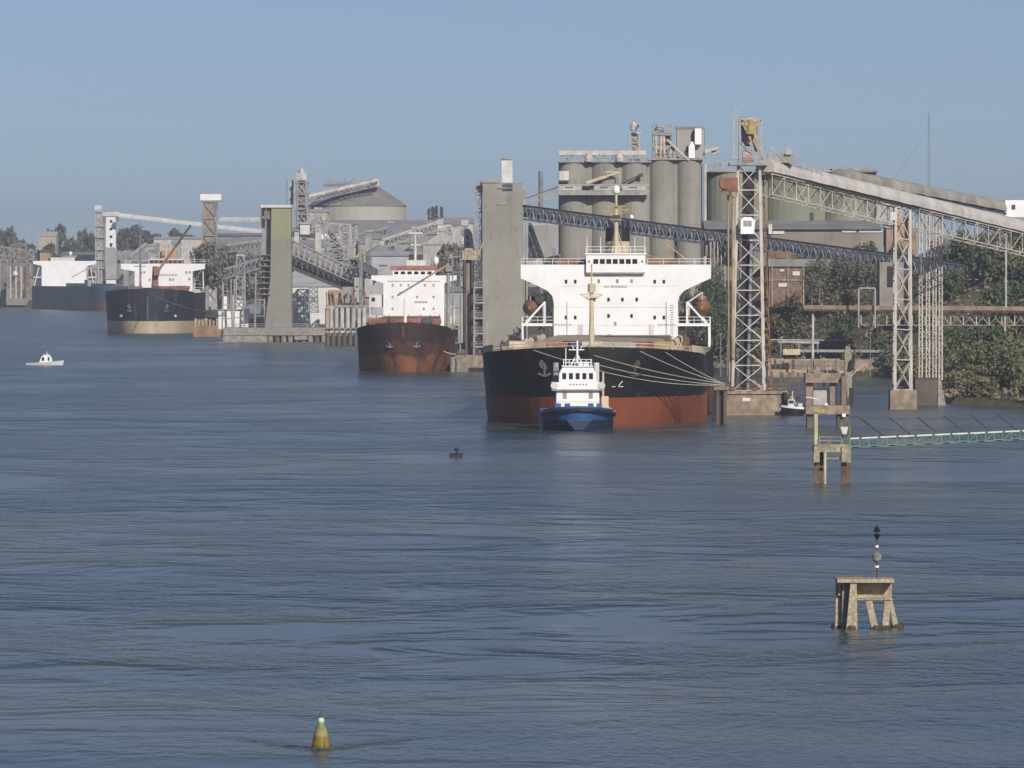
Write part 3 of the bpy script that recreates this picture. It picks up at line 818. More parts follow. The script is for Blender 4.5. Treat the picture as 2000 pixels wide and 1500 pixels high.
q.build("head_frame", grey, t)
q = MB(); q.prism([(px_m(1450), zl(285)), (px_m(1474), zl(285)), (px_m(1482), zl(228)), (px_m(1448), zl(228))], LT+2.5, LT+4); q.build("backing_panel", tan, t)
q = MB(); q.tube((px_m(1467), LT+1.2, zl(262)), (px_m(1469), LT+1.2, zl(236)), 1.0, .9, n=10); q.beam((px_m(1449), LT+1, zl(234)), (px_m(1478), LT+1, zl(296)), .4); q.box(px_m(1455), px_m(1482), LT+.6, LT+2.4, zl(246), zl(237)); q.beam((px_m(1474), LT, zl(262)), (px_m(1488), LT, zl(310)), .35); q.build("winding_machinery", yellow, t)
q = MB(); q.tube((px_m(1451), LT+1.2, zl(305)), (px_m(1470), LT+1.2, zl(305)), 1.0, n=12); q.box(px_m(1450), px_m(1472), LT+.4, LT+2.4, zl(317), zl(308)); q.build("drive_drum", M("faded_salmon_paint", (.38, .24, .19), .7, .25, .6), t)
q = MB(); q.beam((px_m(1441), LT+.2, zl(318)), (px_m(1441), LT+.2, zl(212)), .22); q.beam((px_m(1434), LT+.2, zl(318)), (px_m(1432), LT+.2, zl(222)), .12)
for k in range(12): q.beam((px_m(1433), LT+.2, zl(312-k*8)), (px_m(1441), LT+.2, zl(316-k*8)), .08)
q.tube((px_m(1437), LT+.2, zl(222)), (px_m(1437), LT+.2, zl(196)), .07, n=4); q.tube((px_m(1447), LT+.2, zl(222)), (px_m(1447), LT+.2, zl(198)), .06, n=4)
q.build("aerial_mast", grey, t)
q = MB(); pbox(q, 1411, 1441, 347, 372, LT-.5, 3.5); q.box(px_m(1409), px_m(1442), LT-.9, LT+3.4, zl(374.5), zl(372.5)); q.tube((px_m(1416), LT-1, zl(358)), (px_m(1416), LT+3, zl(358)), .9, n=10); q.build("side_winch", rust, t)
q = MB()
q.tube((px_m(1432), LT-.4, zl(385)), (px_m(1432), LT-.4, zl(375)), .55, .7, n=10)
q.tube((px_m(1432), LT-.4, zl(700)), (px_m(1432), LT-.4, zl(385)), .30, n=8); q.tube((px_m(1425), LT+.4, zl(745)), (px_m(1422), LT+.4, zl(380)), .17, n=6)
q.build("loading_spout", M("dull_tan_pipe", (.33, .27, .18), .8, .25, .5, .4, (.16, .1, .06)), t)
q = MB(); q.prism([(px_m(1446), zl(457)), (px_m(1472), zl(457)), (px_m(1474), zl(430)), (px_m(1466), zl(424)), (px_m(1451), zl(424)), (px_m(1446), zl(430))], LT-1.6, LT+.2)
cb = q.build("operator_cabin", white, t)
q = MB(); pbox(q, 1452, 1468, 431, 442, LT-1.66, .1); q.build("cabin_window", mid, cb)
q = MB()
for k in range(14):
    z_ = zb + 2 + k*2.5
    if z_ < zl(340): q.box(px_m(1500-k*.7), px_m(1510-k*1.3), LT+5, LT+7, z_, z_+.1); q.beam((px_m(1508-k*1.2), LT+6, z_), (px_m(1501-k*.8), LT+6, z_+2.5), .12)
q.beam((px_m(1510), LT+6, zb), (px_m(1494), LT+6, zl(345)), .16); q.build("stairway", rust, t)

# ---- big covered gallery from the loader tower up the bank
GA = Vector(W(1494, 336, 1044)); GB = Vector(W(1770, 404, 1086)); GC = Vector(W(2090, 478, 1134))
g1 = thing("conveyor_gallery", "long pale covered conveyor gallery sloping down from the near loader tower to the right edge", "conveyor", GA)
q = MB(); hoop_cover(q, GA, GC, 3.2, 2.2, 30); q.build("gallery_cover", M("pale_gallery_sheet", (.46, .44, .42), .75, .14, .4, .45, (.25, .22, .20), xs=.6), g1)
q = MB(); truss(q, GA + Vector((0,0,-.3)), GB + Vector((0,0,-.3)), 2.6, 3.2, 12, .17, .10); truss(q, GB + Vector((1,0,-.3)), GC + Vector((0,0,-.3)), 2.6, 3.2, 14, .17, .10); q.build("truss_girder", pale, g1)
q = MB()
q.beam(GA + Vector((0,-1.9,-.15)), GC + Vector((0,-1.9,-.15)), .32); q.build("walkway_edge", dark, g1)
q = MB()
for k in range(11):
    p = GA.lerp(GC, (k+.5)/11); q.tube(p + Vector((0,-1.62,1.0)), p + Vector((0,-1.70,1.0)), .18, n=8)
q.build("vent_hole", dark, g1)
q = MB(); pbox(q, 1500, 1552, 300, 318, 1046, 2.2); q.build("transfer_house", mid, g1)
q = MB(); q.beam(W(1530, 300, 1046), W(1530, 284, 1046), .12); q.beam(W(1505, 298, 1046), W(1548, 285, 1046), .1); q.beam(W(1536, 318, 1046), W(1504, 285, 1046), .2); pbox(q, 1534, 1546, 290, 302, 1045.5, 1); rail(q, [W(1550, 322, 1048), W(1612, 338, 1056)], 1.1, .06, 1.5); q.build("roof_equipment", grey, g1)
g2 = thing("conveyor_gallery", "second covered gallery running just behind the big pale one, ending in a white cabin", "conveyor", W(1640, 350, 1105))
q = MB(); hoop_cover(q, W(1640, 352, 1105), W(1970, 416, 1160), 3.0, 1.9, 18); q.build("gallery_cover", M("weathered_gallery_roof", (.28, .265, .24), .8, .25, .3, .4, (.2, .16, .12)), g2)
q = MB(); q.beam(W(1640, 353, 1102), W(1970, 418, 1157), .3); q.build("walkway_edge", dark, g2)
q = MB(); pbox(q, 1963, 2010, 391, 424, 1156, 3); cbn = q.build("end_cabin", white, g2)
q = MB(); pbox(q, 1976, 1983, 400, 409, 1155.9, .1); q.build("cabin_window", dark, cbn)
q = MB()
for px_, py_, Y_ in ((1965, 424, 1157), (1800, 385, 1130)): q.beam(W(px_, py_, Y_), (XW(px_, Y_), Y_, 16), .3)
q.build("support_post", grey, g2)

# ---- support tower standing in the water
SY = 1079.0
t = thing("gallery_support_tower", "slim pale lattice tower in the water on a square block under the big gallery", "support tower", base(1765, SY))
q = MB(); pbox(q, 1739, 1791, 762, 815, SY, 5); q.build("foundation_block", conc_warm, t)
q = MB(); z0 = ZW(762, SY)
lattice(q, [(XW(1749, SY), SY+.6, z0), (XW(1781, SY), SY+.6, z0), (XW(1781, SY), SY+4.2, z0), (XW(1749, SY), SY+4.2, z0)],
        [(XW(1750, SY), SY+.6, ZW(404, SY)), (XW(1778, SY), SY+.6, ZW(410, SY)), (XW(1778, SY), SY+4.2, ZW(410, SY)), (XW(1750, SY), SY+4.2, ZW(404, SY))], 6, .40, .15)
q.build("lattice_frame", pale, t)
q = MB(); pbox(q, 1752, 1776, 425, 470, SY+2, 1.5); q.build("rusty_panel", M("rust_stained_sheet", (.36, .25, .17), .8, .3, .5), t)
q = MB(); pbox(q, 1738, 1749, 414, 430, SY, 2); q.build("junction_cabin", dirty_white, t)

SY2 = 1112.0
t = thing("gallery_trestle", "group of thin laced columns on a dark sloping block right of the support tower", "trestle", base(1820, SY2))
q = MB(); q.prismx([(SY2, -1), (SY2+8, -1), (SY2+8, ZW(738, SY2)), (SY2+1.5, ZW(738, SY2)), (SY2, ZW(742, SY2))], XW(1788, SY2), XW(1832, SY2)); q.build("foundation_block", conc_dark, t)
q = MB(); q.prism([(XW(1832, SY2)+.01, -1), (XW(1850, SY2), -1), (XW(1838, SY2), ZW(742, SY2)), (XW(1832, SY2)+.01, ZW(738, SY2))], SY2-.2, SY2+7); q.build("buttress", conc, t)
for px_, pt in ((1799, 408), (1813, 412), (1826, 415), (1838, 418)):
    q = MB(); x_ = XW(px_, SY2+2); z0 = ZW(742, SY2)
    lattice(q, quad(x_, SY2+3, .55, .9, z0), quad(x_, SY2+3, .5, .8, ZW(pt, SY2)), 20, .17, .10, False); q.build("laced_column", pale, t)
q = MB()
for py_ in (700, 560, 470): q.beam(W(1799, py_, SY2+3), W(1838, py_, SY2+3), .2)
q.beam(W(1799, 700, SY2+3), W(1838, 640, SY2+3), .12); q.beam(W(1838, 700, SY2+3), W(1799, 640, SY2+3), .12)
q.build("cross_brace", grey, t)

# ---- pipe bridge
PB = 1195.0
t = thing("pipe_bridge", "long level rusty-edged pipe bridge with hanging truss in front of the green bank", "pipe bridge", W(1580, 600, PB))
q = MB(); q.beam(W(1572, 600, PB+35), W(2060, 603, PB), .75); q.build("pipe_deck", M("faded_tan_steel", (.42, .33, .25), .8, .2, .5, .4, (.22, .13, .08)), t)
q = MB(); q.beam(W(1572, 606, PB+34.5), W(2060, 610, PB-.5), .28); q.build("rusty_edge", rust, t)
q = MB()
ps = [W(px_, 606, PB + 35 - 35*(px_-1572)/488) for px_ in range(1682, 2062, 25)]
for k, p in enumerate(ps):
    dn = Vector((0, 0, -2.7)); q.beam(p, p + dn, .17)
    if k < len(ps)-1:
        q.beam(p + dn, ps[k+1] + dn, .17)
        if k > 5: q.beam(p + dn, ps[k+1], .12); q.beam(p, ps[k+1] + dn, .12)
q.build("hanging_truss", pale, t)
q = MB(); q.beam(W(1963, 606, PB+7), W(1963, 735, PB+7), .3); q.beam(W(1588, 605, PB+34), W(1588, 700, PB+34), .35); q.build("support_post", pale, t)
t = thing("pipe_portal", "thin grey square-topped portal frame standing over the pipe bridge", "frame", W(1693, 640, PB+24))
q = MB(); q.path([W(1677, 640, PB+24), W(1677, 563, PB+24), W(1709, 563, PB+24), W(1709, 640, PB+24)], .16, 6); q.build("frame", grey, t)

# ---- concrete tower by the rusty ship and its conveyor
CT = 1578.0
t = thing("concrete_tower", "tall plain grey tower with a white roof box just left of the big ship", "tower", base(983, CT))
q = MB(); q.box(XW(943, CT), XW(1021, CT), CT, CT+11, 2, ZW(357, CT)); q.build("tower_shaft", silo_m, t)
q = MB(); q.box(XW(943, CT)-.3, XW(975, CT), CT-.3, CT+6, ZW(357, CT)+.02, ZW(350, CT)); q.box(XW(1004, CT), XW(1027, CT), CT+2, CT+8, ZW(400, CT), ZW(362, CT)); q.build("roof_parapet", mid, t)
q = MB(); pbox(q, 980, 1001, 312, 357, CT-.2, 3); bx = q.build("roof_cabin", dirty_white, t)
q = MB(); pbox(q, 978, 1003, 309, 311.7, CT-.5, 3.6); q.build("cabin_roof", mid, bx)
q = MB(); pbox(q, 982, 1001, 360, 372, CT-.3, .28); q.build("roof_opening", dark, t)
q = MB(); pbox(q, 970, 990, 398, 400, CT-.25, .24); pbox(q, 972, 1001, 366, 368, CT-.4, .3); q.build("ledge", mid, t)
q = MB(); lattice(q, quad(XW(934, CT), CT+4, 1.6, 3, 3), quad(XW(934, CT), CT+4, 1.6, 3, ZW(356, CT)), 13, .3, .18)
for k in range(9): q.box(XW(926, CT), XW(943, CT)-.02, CT+2.4, CT+5.6, 6+k*4.3, 6.15+k*4.3)
q.build("lift_frame", mid, t)
q = MB(); pbox(q, 926, 942.8, 362, 376, CT+3, 2); q.build("lift_cabin", cream, t)
q = MB()
for px_ in (1023, 1029): q.tube(base(px_, CT+1, 3), W(px_, 432, CT+1), .22, n=6)
q.build("downpipe", grey, t)

t = thing("concrete_pier", "low pale concrete quay block on the water between the rusty ship and the big ship", "pier", base(925, 1478))
q = MB(); pbox(q, 889, 958, 694, 735, 1478, 110); q.build("pier_block", conc_warm, t)
q = MB(); q.tube(base(895, 1476.8, -1), base(895, 1476.8, 3), .6, n=10); q.tube(base(884, 1476.8, -1), base(884, 1476.8, 3.3), .6, n=10); q.build("timber_fender", conc, t)
q = MB(); pbox(q, 916, 958, 718, 724, 1477.7, .25); q.build("dark_opening", black, t)

t = thing("column_crane", "brown single-column quay crane with boxy head beside the rusty ship", "crane", base(915, 1490, 3))
q = MB(); q.tube(base(915, 1490, 2.5), W(915, 506, 1490), .85, .75, n=12); q.build("column", M("brown_crane_paint", (.25, .19, .145), .75, .2, .5, .4, (.13, .08, .055)), t)
q = MB(); pbox(q, 903, 931, 488, 505, 1488.5, 4); q.box(XW(903, 1488)-.3, XW(933, 1488), 1488, 1493, ZW(507.6, 1488), ZW(505.3, 1488)); q.beam(W(933, 500, 1489), W(945, 470, 1489), .4); q.build("crane_head", tan, t)
q = MB(); lattice(q, quad(XW(931, 1489), 1490, 2.2, 3, 3), quad(XW(931, 1489), 1490, 2.0, 3, ZW(510, 1489)), 8, .35, .22)
for k in range(7): q.box(XW(921, 1489), XW(941, 1489), 1488.4, 1491.8, 5+k*3.1, 5.25+k*3.1)
q.build("access_stair", dark, t)

t = thing("quay_shed", "small white hut with a dark window beneath the slanted boom left of the concrete tower", "hut", base(909, 1602, 6))
q = MB(); q.prism([(XW(905, 1602), ZW(485, 1602)), (XW(926, 1602), ZW(485, 1602)), (XW(922, 1602), ZW(455, 1602)), (XW(916, 1602), ZW(447, 1602)), (XW(907, 1602), ZW(447, 1602))], 1602, 1606); q.build("wall", dirty_white, t)
q = MB(); pbox(q, 911, 915, 460, 467, 1601.9, .1); pbox(q, 911, 915, 473, 480, 1601.9, .1); q.build("window", dark, t)
q = MB()
for px_ in (906, 925): q.beam(base(px_, 1603, 4), W(px_, 485, 1603), .4)
q.build("leg", mid, t)

def deck_platforms(name, label, px0, px1, Y, rows, mat, cat="gantry"):
    t = thing(name, label, cat, base((px0+px1)/2, Y, 3))
    q = MB()
    for px_ in (px0, px1):
        for dy in (0, 4): q.beam(base(px_, Y+dy, 2), W(px_, rows[0], Y+dy), .35)
    q.build("frame", mat, t)
    for py_ in rows:
        q = MB(); pbox(q, px0-1, px1+1, py_, py_+3, Y-.3, 4.6); rail(q, [W(px0, py_, Y-.2), W(px1, py_, Y-.2)], 1.1, .07, 1.5); q.build("platform", mat, t)
    return t
deck_platforms("service_gantry", "narrow dark service gantry between the rusty ship's bridge and the concrete tower", 884, 899, 1540, (500, 530, 560, 600, 640, 668), slate)
t = deck_platforms("service_gantry", "grey stepped gantry on the quay below the tall grey tower", 926, 952, 1486, (560, 590, 620, 650, 676), mid)

# lower lattice conveyor crossing in front of the silos
LA, LB = W(1022, 403, 1588), W(1900, 519, 1440)
t = thing("lattice_conveyor", "long slate-blue lattice conveyor sloping down across the silos from the concrete tower", "conveyor", LA)
q = MB(); q.beam(LA + Vector((0,-1.4,.1)), LB + Vector((0,-1.4,.1)), .5); q.beam(LA + Vector((0,1.4,.1)), LB + Vector((0,1.4,.1)), .5); q.build("top_chord", dark, t)
q = MB(); truss(q, LA, LB, 2.6, 3.0, 62, .22, .16, True); q.build("lattice_girder", M("blue_grey_steel", (.24, .26, .30), .6, .2, .5), t)
q = MB()
n_ = 40
for k in range(n_):
    a, b = LA.lerp(LB, k/n_), LA.lerp(LB, (k+.93)/n_)
    q.add([a+Vector((0,.2,-.4)), b+Vector((0,.2,-.4)), b+Vector((0,.2,-2.5)), a+Vector((0,.2,-2.5)), a+Vector((0,.35,-.4)), b+Vector((0,.35,-.4)), b+Vector((0,.35,-2.5)), a+Vector((0,.35,-2.5))],
          [(0,3,2,1),(4,5,6,7),(0,1,5,4),(3,7,6,2)])
q.build("inner_sheeting", M("grey_blue_sheet", (.27, .285, .32), .6, .25, .5), t)
q = MB()
for px_, py_, Y_ in ((1320, 460, 1538), (1600, 500, 1488), (1726, 505, 1468)): q.beam(W(px_, py_, Y_), (XW(px_, Y_), Y_, 12), .7)
q.build("support_post", mid, t)

# ---- silos
def silo_row(label, pxs, rpx, ptop, Y, mat, cap=True, zbase=12, off=None):
    t = thing("silo_battery", label, "silo", base(sum(pxs)/len(pxs), Y, zbase))
    r = rpx * Y / F
    for i, p in enumerate(pxs):
        q = MB(); q.lathe((XW(p, Y), Y, 0), [(r, zbase), (r, ZW(ptop, Y))], 28)
        q.build("silo_cell", mat, t, smooth=False)
        for f in t.children: pass
    x0, x1 = XW(pxs[0]-rpx, Y), XW(pxs[-1]+rpx, Y)
    q = MB(); q.box(XW(pxs[0], Y), XW(pxs[-1], Y), Y-r*.55, Y+r*.5, zbase, ZW(ptop, Y)-.02); q.build("infill_wall", mat, t)
    q = MB(); q.box(x0-.2, x1+.2, Y-r-.3, Y+r, ZW(ptop, Y)+.02, ZW(ptop-3.5, Y)); q.build("roof_slab", mid, t)
    q = MB(); rail(q, [(x0, Y-r, ZW(ptop-3.5, Y)), (x1, Y-r, ZW(ptop-3.5, Y))], 1.2, .08, 2.2); q.build("railing", mid, t)
    return t, r
SA = 1604.0
tA, rA = silo_row("left grey silo battery with a pale roof gallery and three sign boards", [1121, 1181, 1240], 30, 318, SA, silo_m)
FA = SA - rA
q = MB(); pbox(q, 1092, 1262, 294, 303, FA, 3); q.build("roof_gallery", pale, tA)
q = MB()
for k in range(9): q.beam(W(1096+k*20, 303, FA+.3), W(1096+k*20, 316, FA+.3), .4)
for k in range(8): q.beam(W(1096+k*20, 303, FA+.3), W(1116+k*20, 316, FA+.3), .15)
q.build("gallery_frame", mid, tA)
for px_ in (1150, 1210): q = MB(); q.lathe((XW(px_, FA-.5), FA-.5, ZW(316, FA)), [(.9, 0), (1, 1), (.5, 2)], 10); q.build("roof_hopper", pale, tA)
q = MB(); pbox(q, 1089, 1268, 372, 381, FA-2.6, 2.6); q.build("sign_walkway", mid, tA)
sl = []
for a, b_ in ((1091, 1136), (1160, 1200), (1215, 1262)):
    q = MB(); pbox(q, a, b_, 361, 371.5, FA-2.4, .3); s_ = q.build("sign_board", pale, tA)
    q = MB(); L_ = b_-a; x = a + L_*.28
    for wd in (3.2, 2.4, 3.0, 2.6, 3.4, 2.2):
        pbox(q, x, x+wd-.7, 364.2+.3*math.sin(x), 367.6, FA-2.46, .06); x += wd
    q.build("sign_marks", dark, s_)
q = MB(); q.beam(W(1089, 361, FA-2.4), W(1268, 361, FA-2.4), .25); q.build("sign_rail", grey, tA)
q = MB(); pbox(q, 1092, 1111, 334, 352, FA-2, 2); q.build("white_cabin", dirty_white, tA)
q = MB(); pbox(q, 1092, 1111, 352.3, 355, FA-2.2, 2.2); q.build("cabin_floor", dark, tA)
q = MB(); q.beam(W(1145, 357, FA-1.6), W(1182, 345, FA-1.6), .7); q.beam(W(1182, 336, FA-1.6), W(1210, 336, FA-1.6), .25); q.beam(W(1182, 345, FA-1.6), W(1210, 336, FA-1.6), .35); q.beam(W(1210, 336, FA-1.6), W(1210, 358, FA-1.6), .25); q.build("inclined_tube", cream, tA)
q = MB(); q.beam(W(1213, 360, FA-1.6), W(1250, 342, FA-1.6), .35); q.beam(W(1248, 342, FA-1.6), W(1256, 342, FA-1.6), .8); q.build("dark_chute", dark, tA)
t = thing("elevator_tower", "slim pale elevator tower with a round white head rising behind the left silo battery", "tower", (XW(1240, SA+4), SA+4, 45))
q = MB(); lattice(q, quad(XW(1240, SA), SA+4, 2.6, 2.6, 45), quad(XW(1240, SA), SA+4, 2.2, 2.2, ZW(262, SA)), 5, .3, .18); q.build("frame", grey, t)
q = MB(); pbox(q, 1234, 1246, 262, 300, SA+3.5, 1.2); q.build("casing", tan, t)
q = MB(); q.lathe((XW(1238, SA), SA+4, ZW(256, SA)), [(.5, 0), (.8, .5), (.8, 1.6), (.4, 2.3)], 10); pbox(q, 1230, 1252, 258, 262, SA+2.5, 3); q.build("head", pale, t)
q = MB(); pbox(q, 1233, 1243, 258.5, 261.5, SA+2.3, .2); pbox(q, 1244, 1248, 244, 249, SA+2.3, .4); q.build("motor", dark, t)

SB = 1606.0
tB, rB = silo_row("tallest pair of smooth grey silos in the centre, carrying a box-shaped roof building", [1293, 1345], 26.5, 313, SB, silo_m)
FB = SB - rB
q = MB(); pbox(q, 1322, 1374, 252, 309, FB+2, 5); q.build("roof_building", M("roof_building_cladding", (.30, .285, .26), .8, .12, .2, .4, (.2, .17, .14)), tB)
q = MB(); pbox(q, 1320, 1376, 247, 251.8, FB+1.8, 5.4); q.beam(W(1376, 250, FB+1.9), W(1376, 309, FB+1.9), .25); q.build("roof_edge", slate, tB)
q = MB(); pbox(q, 1357, 1370, 251, 282, FB-.4, 2); pbox(q, 1345, 1357, 285, 309, FB-.6, 2.2); q.lathe((XW(1351, FB), FB+.3, ZW(285, FB)), [(.8, 0), (.3, 1)], 8); q.build("dust_filter", white, tB)
q = MB(); pbox(q, 1352.5, 1355.5, 254, 275, FB+1.8, .2); pbox(q, 1340.5, 1343.5, 286, 303, FB+1.8, .2); q.build("dark_slot", dark, tB)
q = MB(); lattice(q, quad(XW(1294, FB), FB+3, 4.6, 4, ZW(309, FB)), quad(XW(1294, FB), FB+3, 4.4, 4, ZW(243, FB)), 4, .3, .18); pbox(q, 1276, 1312, 262, 264.5, FB+.6, 5); pbox(q, 1276, 1322, 287, 290, FB+.6, 5); q.build("machinery_frame", mid, tB)
q = MB()
for k, px_ in enumerate((1282, 1290, 1298, 1309, 1317)): q.tube(W(px_, 309, FB+.8), W(px_+((k % 2)*2-1)*1.5, 266+ (k>2)*22, FB+.8), .32, n=7)
q.build("pipe_cluster", M("pale_peach_pipes", (.52, .40, .31), .7, .25, .8), tB)
q = MB()
for px_ in (1286, 1294, 1303, 1313): pbox(q, px_-2, px_+2, 294, 306, FB+2, 1)
pbox(q, 1299, 1309, 265, 284, FB+2, 1.4); q.build("rusty_hopper", rust, tB)
q = MB(); q.lathe((XW(1288, FB), FB+3, ZW(256, FB)), [(1.2, 0), (1.2, .5), (.5, 1.6)], 10); pbox(q, 1281, 1297, 257, 261, FB+2, 2); q.build("vent_hood", grey, tB)
q = MB(); q.beam(W(1303, 273, FB-.2), W(1346, 313, FB-.2), .5); q.build("inclined_tube", pale, tB)
q = MB(); q.tube(base(1377, FB+1, 12), W(1377, 320, FB+1), .42, n=8); q.build("white_pipe", pale, tB)
t = thing("roof_conveyor", "small covered conveyor with two pale hoods linking the tall silos to the green silos", "conveyor", W(1378, 300, FB))
q = MB(); hoop_cover(q, W(1376, 300, FB+2), W(1402, 291, FB+2), 2.2, 1.0, 3); hoop_cover(q, W(1390, 303, FB+3), W(1405, 301, FB+3), 2, 1.0, 2); q.build("hood", pale, t)
q = MB(); q.beam(W(1376, 305, FB+2), W(1405, 300, FB+2), .3); q.beam(W(1398, 304, FB+1), W(1416, 330, FB+1), .5); q.beam(W(1376, 282, FB+2), W(1404, 292, FB+2), .15); pbox(q, 1378, 1430, 318, 323, FB+1, 3)
for px_ in (1380, 1392, 1404, 1416, 1428): q.beam(W(px_, 323, FB+1), W(px_, 336, FB+1), .25)
q.build("support_frame", mid, t)

SG = 1625.0
tG, rG = silo_row("row of squat greenish silos on the right, behind the near loader tower", [1432, 1544, 1656], 55.5, 337, SG, silo_g, zbase=20)
q = MB(); pbox(q, 1625, 1712, 329, 333.4, SG-rG-.5, 12); q.build("raised_roof_edge", mid, tG)
q = MB()
for px_ in (1585, 1662): pbox(q, px_-4, px_+4, 415, 430, SG-rG+1.5, 2)
q.build("hopper_outlet", dark, tG)
t = thing("long_warehouse", "long low grey-brown warehouse with a white wall strip below the green silos", "warehouse", base(1560, 1540, 22))
q = MB(); pbox(q, 1378, 1722, 447, 500, 1540, 24); q.build("wall", M("warehouse_wall", (.22, .19, .16), .9, .2, .1, .5, (.13, .1, .08)), t)
q = MB(); q.prismx([(1539, ZW(448, 1540)), (1565, ZW(448, 1540)), (1565, ZW(430, 1540)), (1552, ZW(430, 1540))], XW(1376, 1540), XW(1722, 1540)); q.build("roof", roofd, t)
q = MB(); pbox(q, 1644, 1722, 448, 454, 1539.7, .28); q.build("white_wall_strip", dirty_white, t)
q = MB(); pbox(q, 1509, 1532, 450, 457, 1539.7, .28); q.build("white_wall_strip", dirty_white, t)
q = MB(); pbox(q, 1501, 1508, 438, 457, 1539, .9); q.build("white_pillar", dirty_white, t)
q = MB(); pbox(q, 1672, 1678, 449, 453, 1539.6, .1); pbox(q, 1727, 1730, 450, 480, 1541, 4); q.build("dark_opening", dark, t)
t = thing("sheet_shed", "pale blue-grey shed wall behind the lattice tower in the water", "shed", base(1735, 1580, 22))
q = MB(); pbox(q, 1712, 1760, 388, 440, 1580, 10); q.build("wall", grey, t)
q = MB(); pbox(q, 1710, 1762, 385, 387.7, 1579.5, 11); q.build("roof", roofm, t)
t = thing("brown_hopper_house", "small rust-brown hopper building behind the lattice tower in the water", "building", base(1755, 1500, 22))
q = MB(); pbox(q, 1731, 1790, 446, 500, 1500, 10); q.build("wall", M("rust_brown_cladding", (.27, .19, .135), .9, .3, .3, .5, (.15, .09, .06)), t)
q = MB(); pbox(q, 1729, 1792, 443, 445.8, 1499.6, 11); q.build("roof", mid, t)
# brick buildings right of the loader tower
t = thing("brick_building", "weathered orange-brown brick building behind the near loader tower", "building", base(1530, 1470, 8))
q = MB(); pbox(q, 1502, 1572, 521, 600, 1470, 12); q.build("wall", brown, t)
q = MB(); pbox(q, 1500, 1622, 506, 520.6, 1469.4, 14); q.build("roof", roofd, t)
q = MB()
for a, b_, c, d_ in ((1548, 1562, 530, 538), (1523, 1531, 526, 530), (1520, 1537, 553, 560)): pbox(q, a, b_, c, d_, 1469.8, .18)
q.build("window", dirty_white, t)
q = MB()
for px_ in (1507, 1538, 1568): pbox(q, px_, px_+2, 521, 600, 1469.6, .38)
pbox(q, 1502, 1572, 546, 548, 1469.7, .28); q.build("pilaster", tan, t)
t = thing("brick_building", "small brown plant room with dark louvres on top of the brick building's left end", "building", W(1520, 506, 1474))
q = MB(); pbox(q, 1500, 1546, 491, 505.8, 1474, 8); q.build("wall", brown, t)
q = MB(); pbox(q, 1515, 1535, 493, 504, 1473.8, .18); q.build("louvre", rust, t)
t = thing("pump_house", "grey concrete pump house with a dark doorway below the lattice conveyor's lower end", "building", base(1735, 1400, 10))
q = MB(); pbox(q, 1718, 1765, 512, 600, 1400, 10); q.build("wall", M("grey_brown_render", (.25, .23, .20), .9, .2, .3, .4, (.14, .11, .09)), t)
q = MB(); pbox(q, 1733, 1746, 520, 560, 1399.8, .18); q.build("doorway", black, t)
# dark plant between silos seen over the big ship
t = thing("process_building", "tall grey process building with dark openings between the concrete tower and the left silos", "building", base(1060, 1590, 12))
q = MB(); pbox(q, 1032, 1090, 440, 560, 1590, 14); q.build("wall", M("process_wall", (.27, .265, .26), .85, .15, .2, .4, (.17, .15, .13)), t)
q = MB(); pbox(q, 1033, 1041, 446, 482, 1589.8, .18); pbox(q, 1080, 1086, 484, 500, 1589.8, .18); q.build("dark_opening", slate, t)
q = MB(); q.prism([(XW(1030, 1588), ZW(525, 1588)), (XW(1094, 1588), ZW(525, 1588)), (XW(1094, 1588), ZW(497, 1588)), (XW(1030, 1588), ZW(510, 1588))], 1584, 1589.7); q.build("lean_to_roof", grey, t)
q = MB()
rr = random.Random(5)
for k in range(14): px_ = 1033+k*4; pbox(q, px_, px_+3.2, 432+rr.uniform(0, 5), 439.7, 1590, 2)
q.build("roof_equipment", pale, t)
for (a, b_, c, d_, Y_, lab) in ((1022, 1092, 392, 366, 1596, "thin dark inclined conveyor rising from the concrete tower to the sign boards"), ):
    t = thing("inclined_conveyor", lab, "conveyor", W(a, c, Y_))
    q = MB(); truss(q, W(a, c, Y_), W(b_, d_, Y_), 2, 1.6, 10, .25, .15, True); q.build("truss_girder", mid, t)
    q = MB(); q.beam(W(a, c-1, Y_), W(b_, d_-1, Y_), .5); q.build("cover", dark, t)
t = thing("chimney", "slender dark chimney stack standing between the concrete tower and the silos", "chimney", base(1056, 1800, 14))
q = MB(); q.tube(base(1056, 1800, 14), W(1056, 334, 1800), .75, .62, n=12); q.build("stack", slate, t)
t = thing("radio_mast", "very thin guyed radio mast rising far behind the big gallery on the right", "mast", base(1814, 2400, 30))
q = MB(); lattice(q, quad(XW(1814, 2400), 2400, .8, .8, 30), quad(XW(1814, 2400), 2400, .5, .5, ZW(222, 2400)), 26, .12, .07, False); q.tube(W(1814, 222, 2400), W(1814, 212, 2400), .08, n=4); pbox(q, 1812.6, 1815.4, 232, 240, 2399.4, 1)
q.build("mast_frame", slate, t)
q = MB()
for x_ in (-30, 30): q.tube(W(1814, 250, 2400), (XW(1814, 2400)+x_, 2400, 30), .04, n=3)
q.build("guy_wire", slate, t)
# yard posts and clutter between big ship and loader tower
t = thing("brown_shed", "rust-brown sheds on the quay between the big ship's bridge and the loader tower", "shed", base(1405, 1450, 8))
q = MB(); pbox(q, 1385, 1460, 470, 520, 1520, 10); q.build("wall", brown, t)
q = MB(); pbox(q, 1383, 1462, 466, 469.6, 1519.5, 11); q.build("roof", roofd, t)
q = MB()
for px_ in range(1388, 1460, 7): q.beam(W(px_, 472, 1518), base(px_, 1518, 12), .3)
q.build("column", mid, t)
q = MB(); pbox(q, 1369, 1375, 470, 502, 1519, 3); q.build("dark_doorway", dark, t)
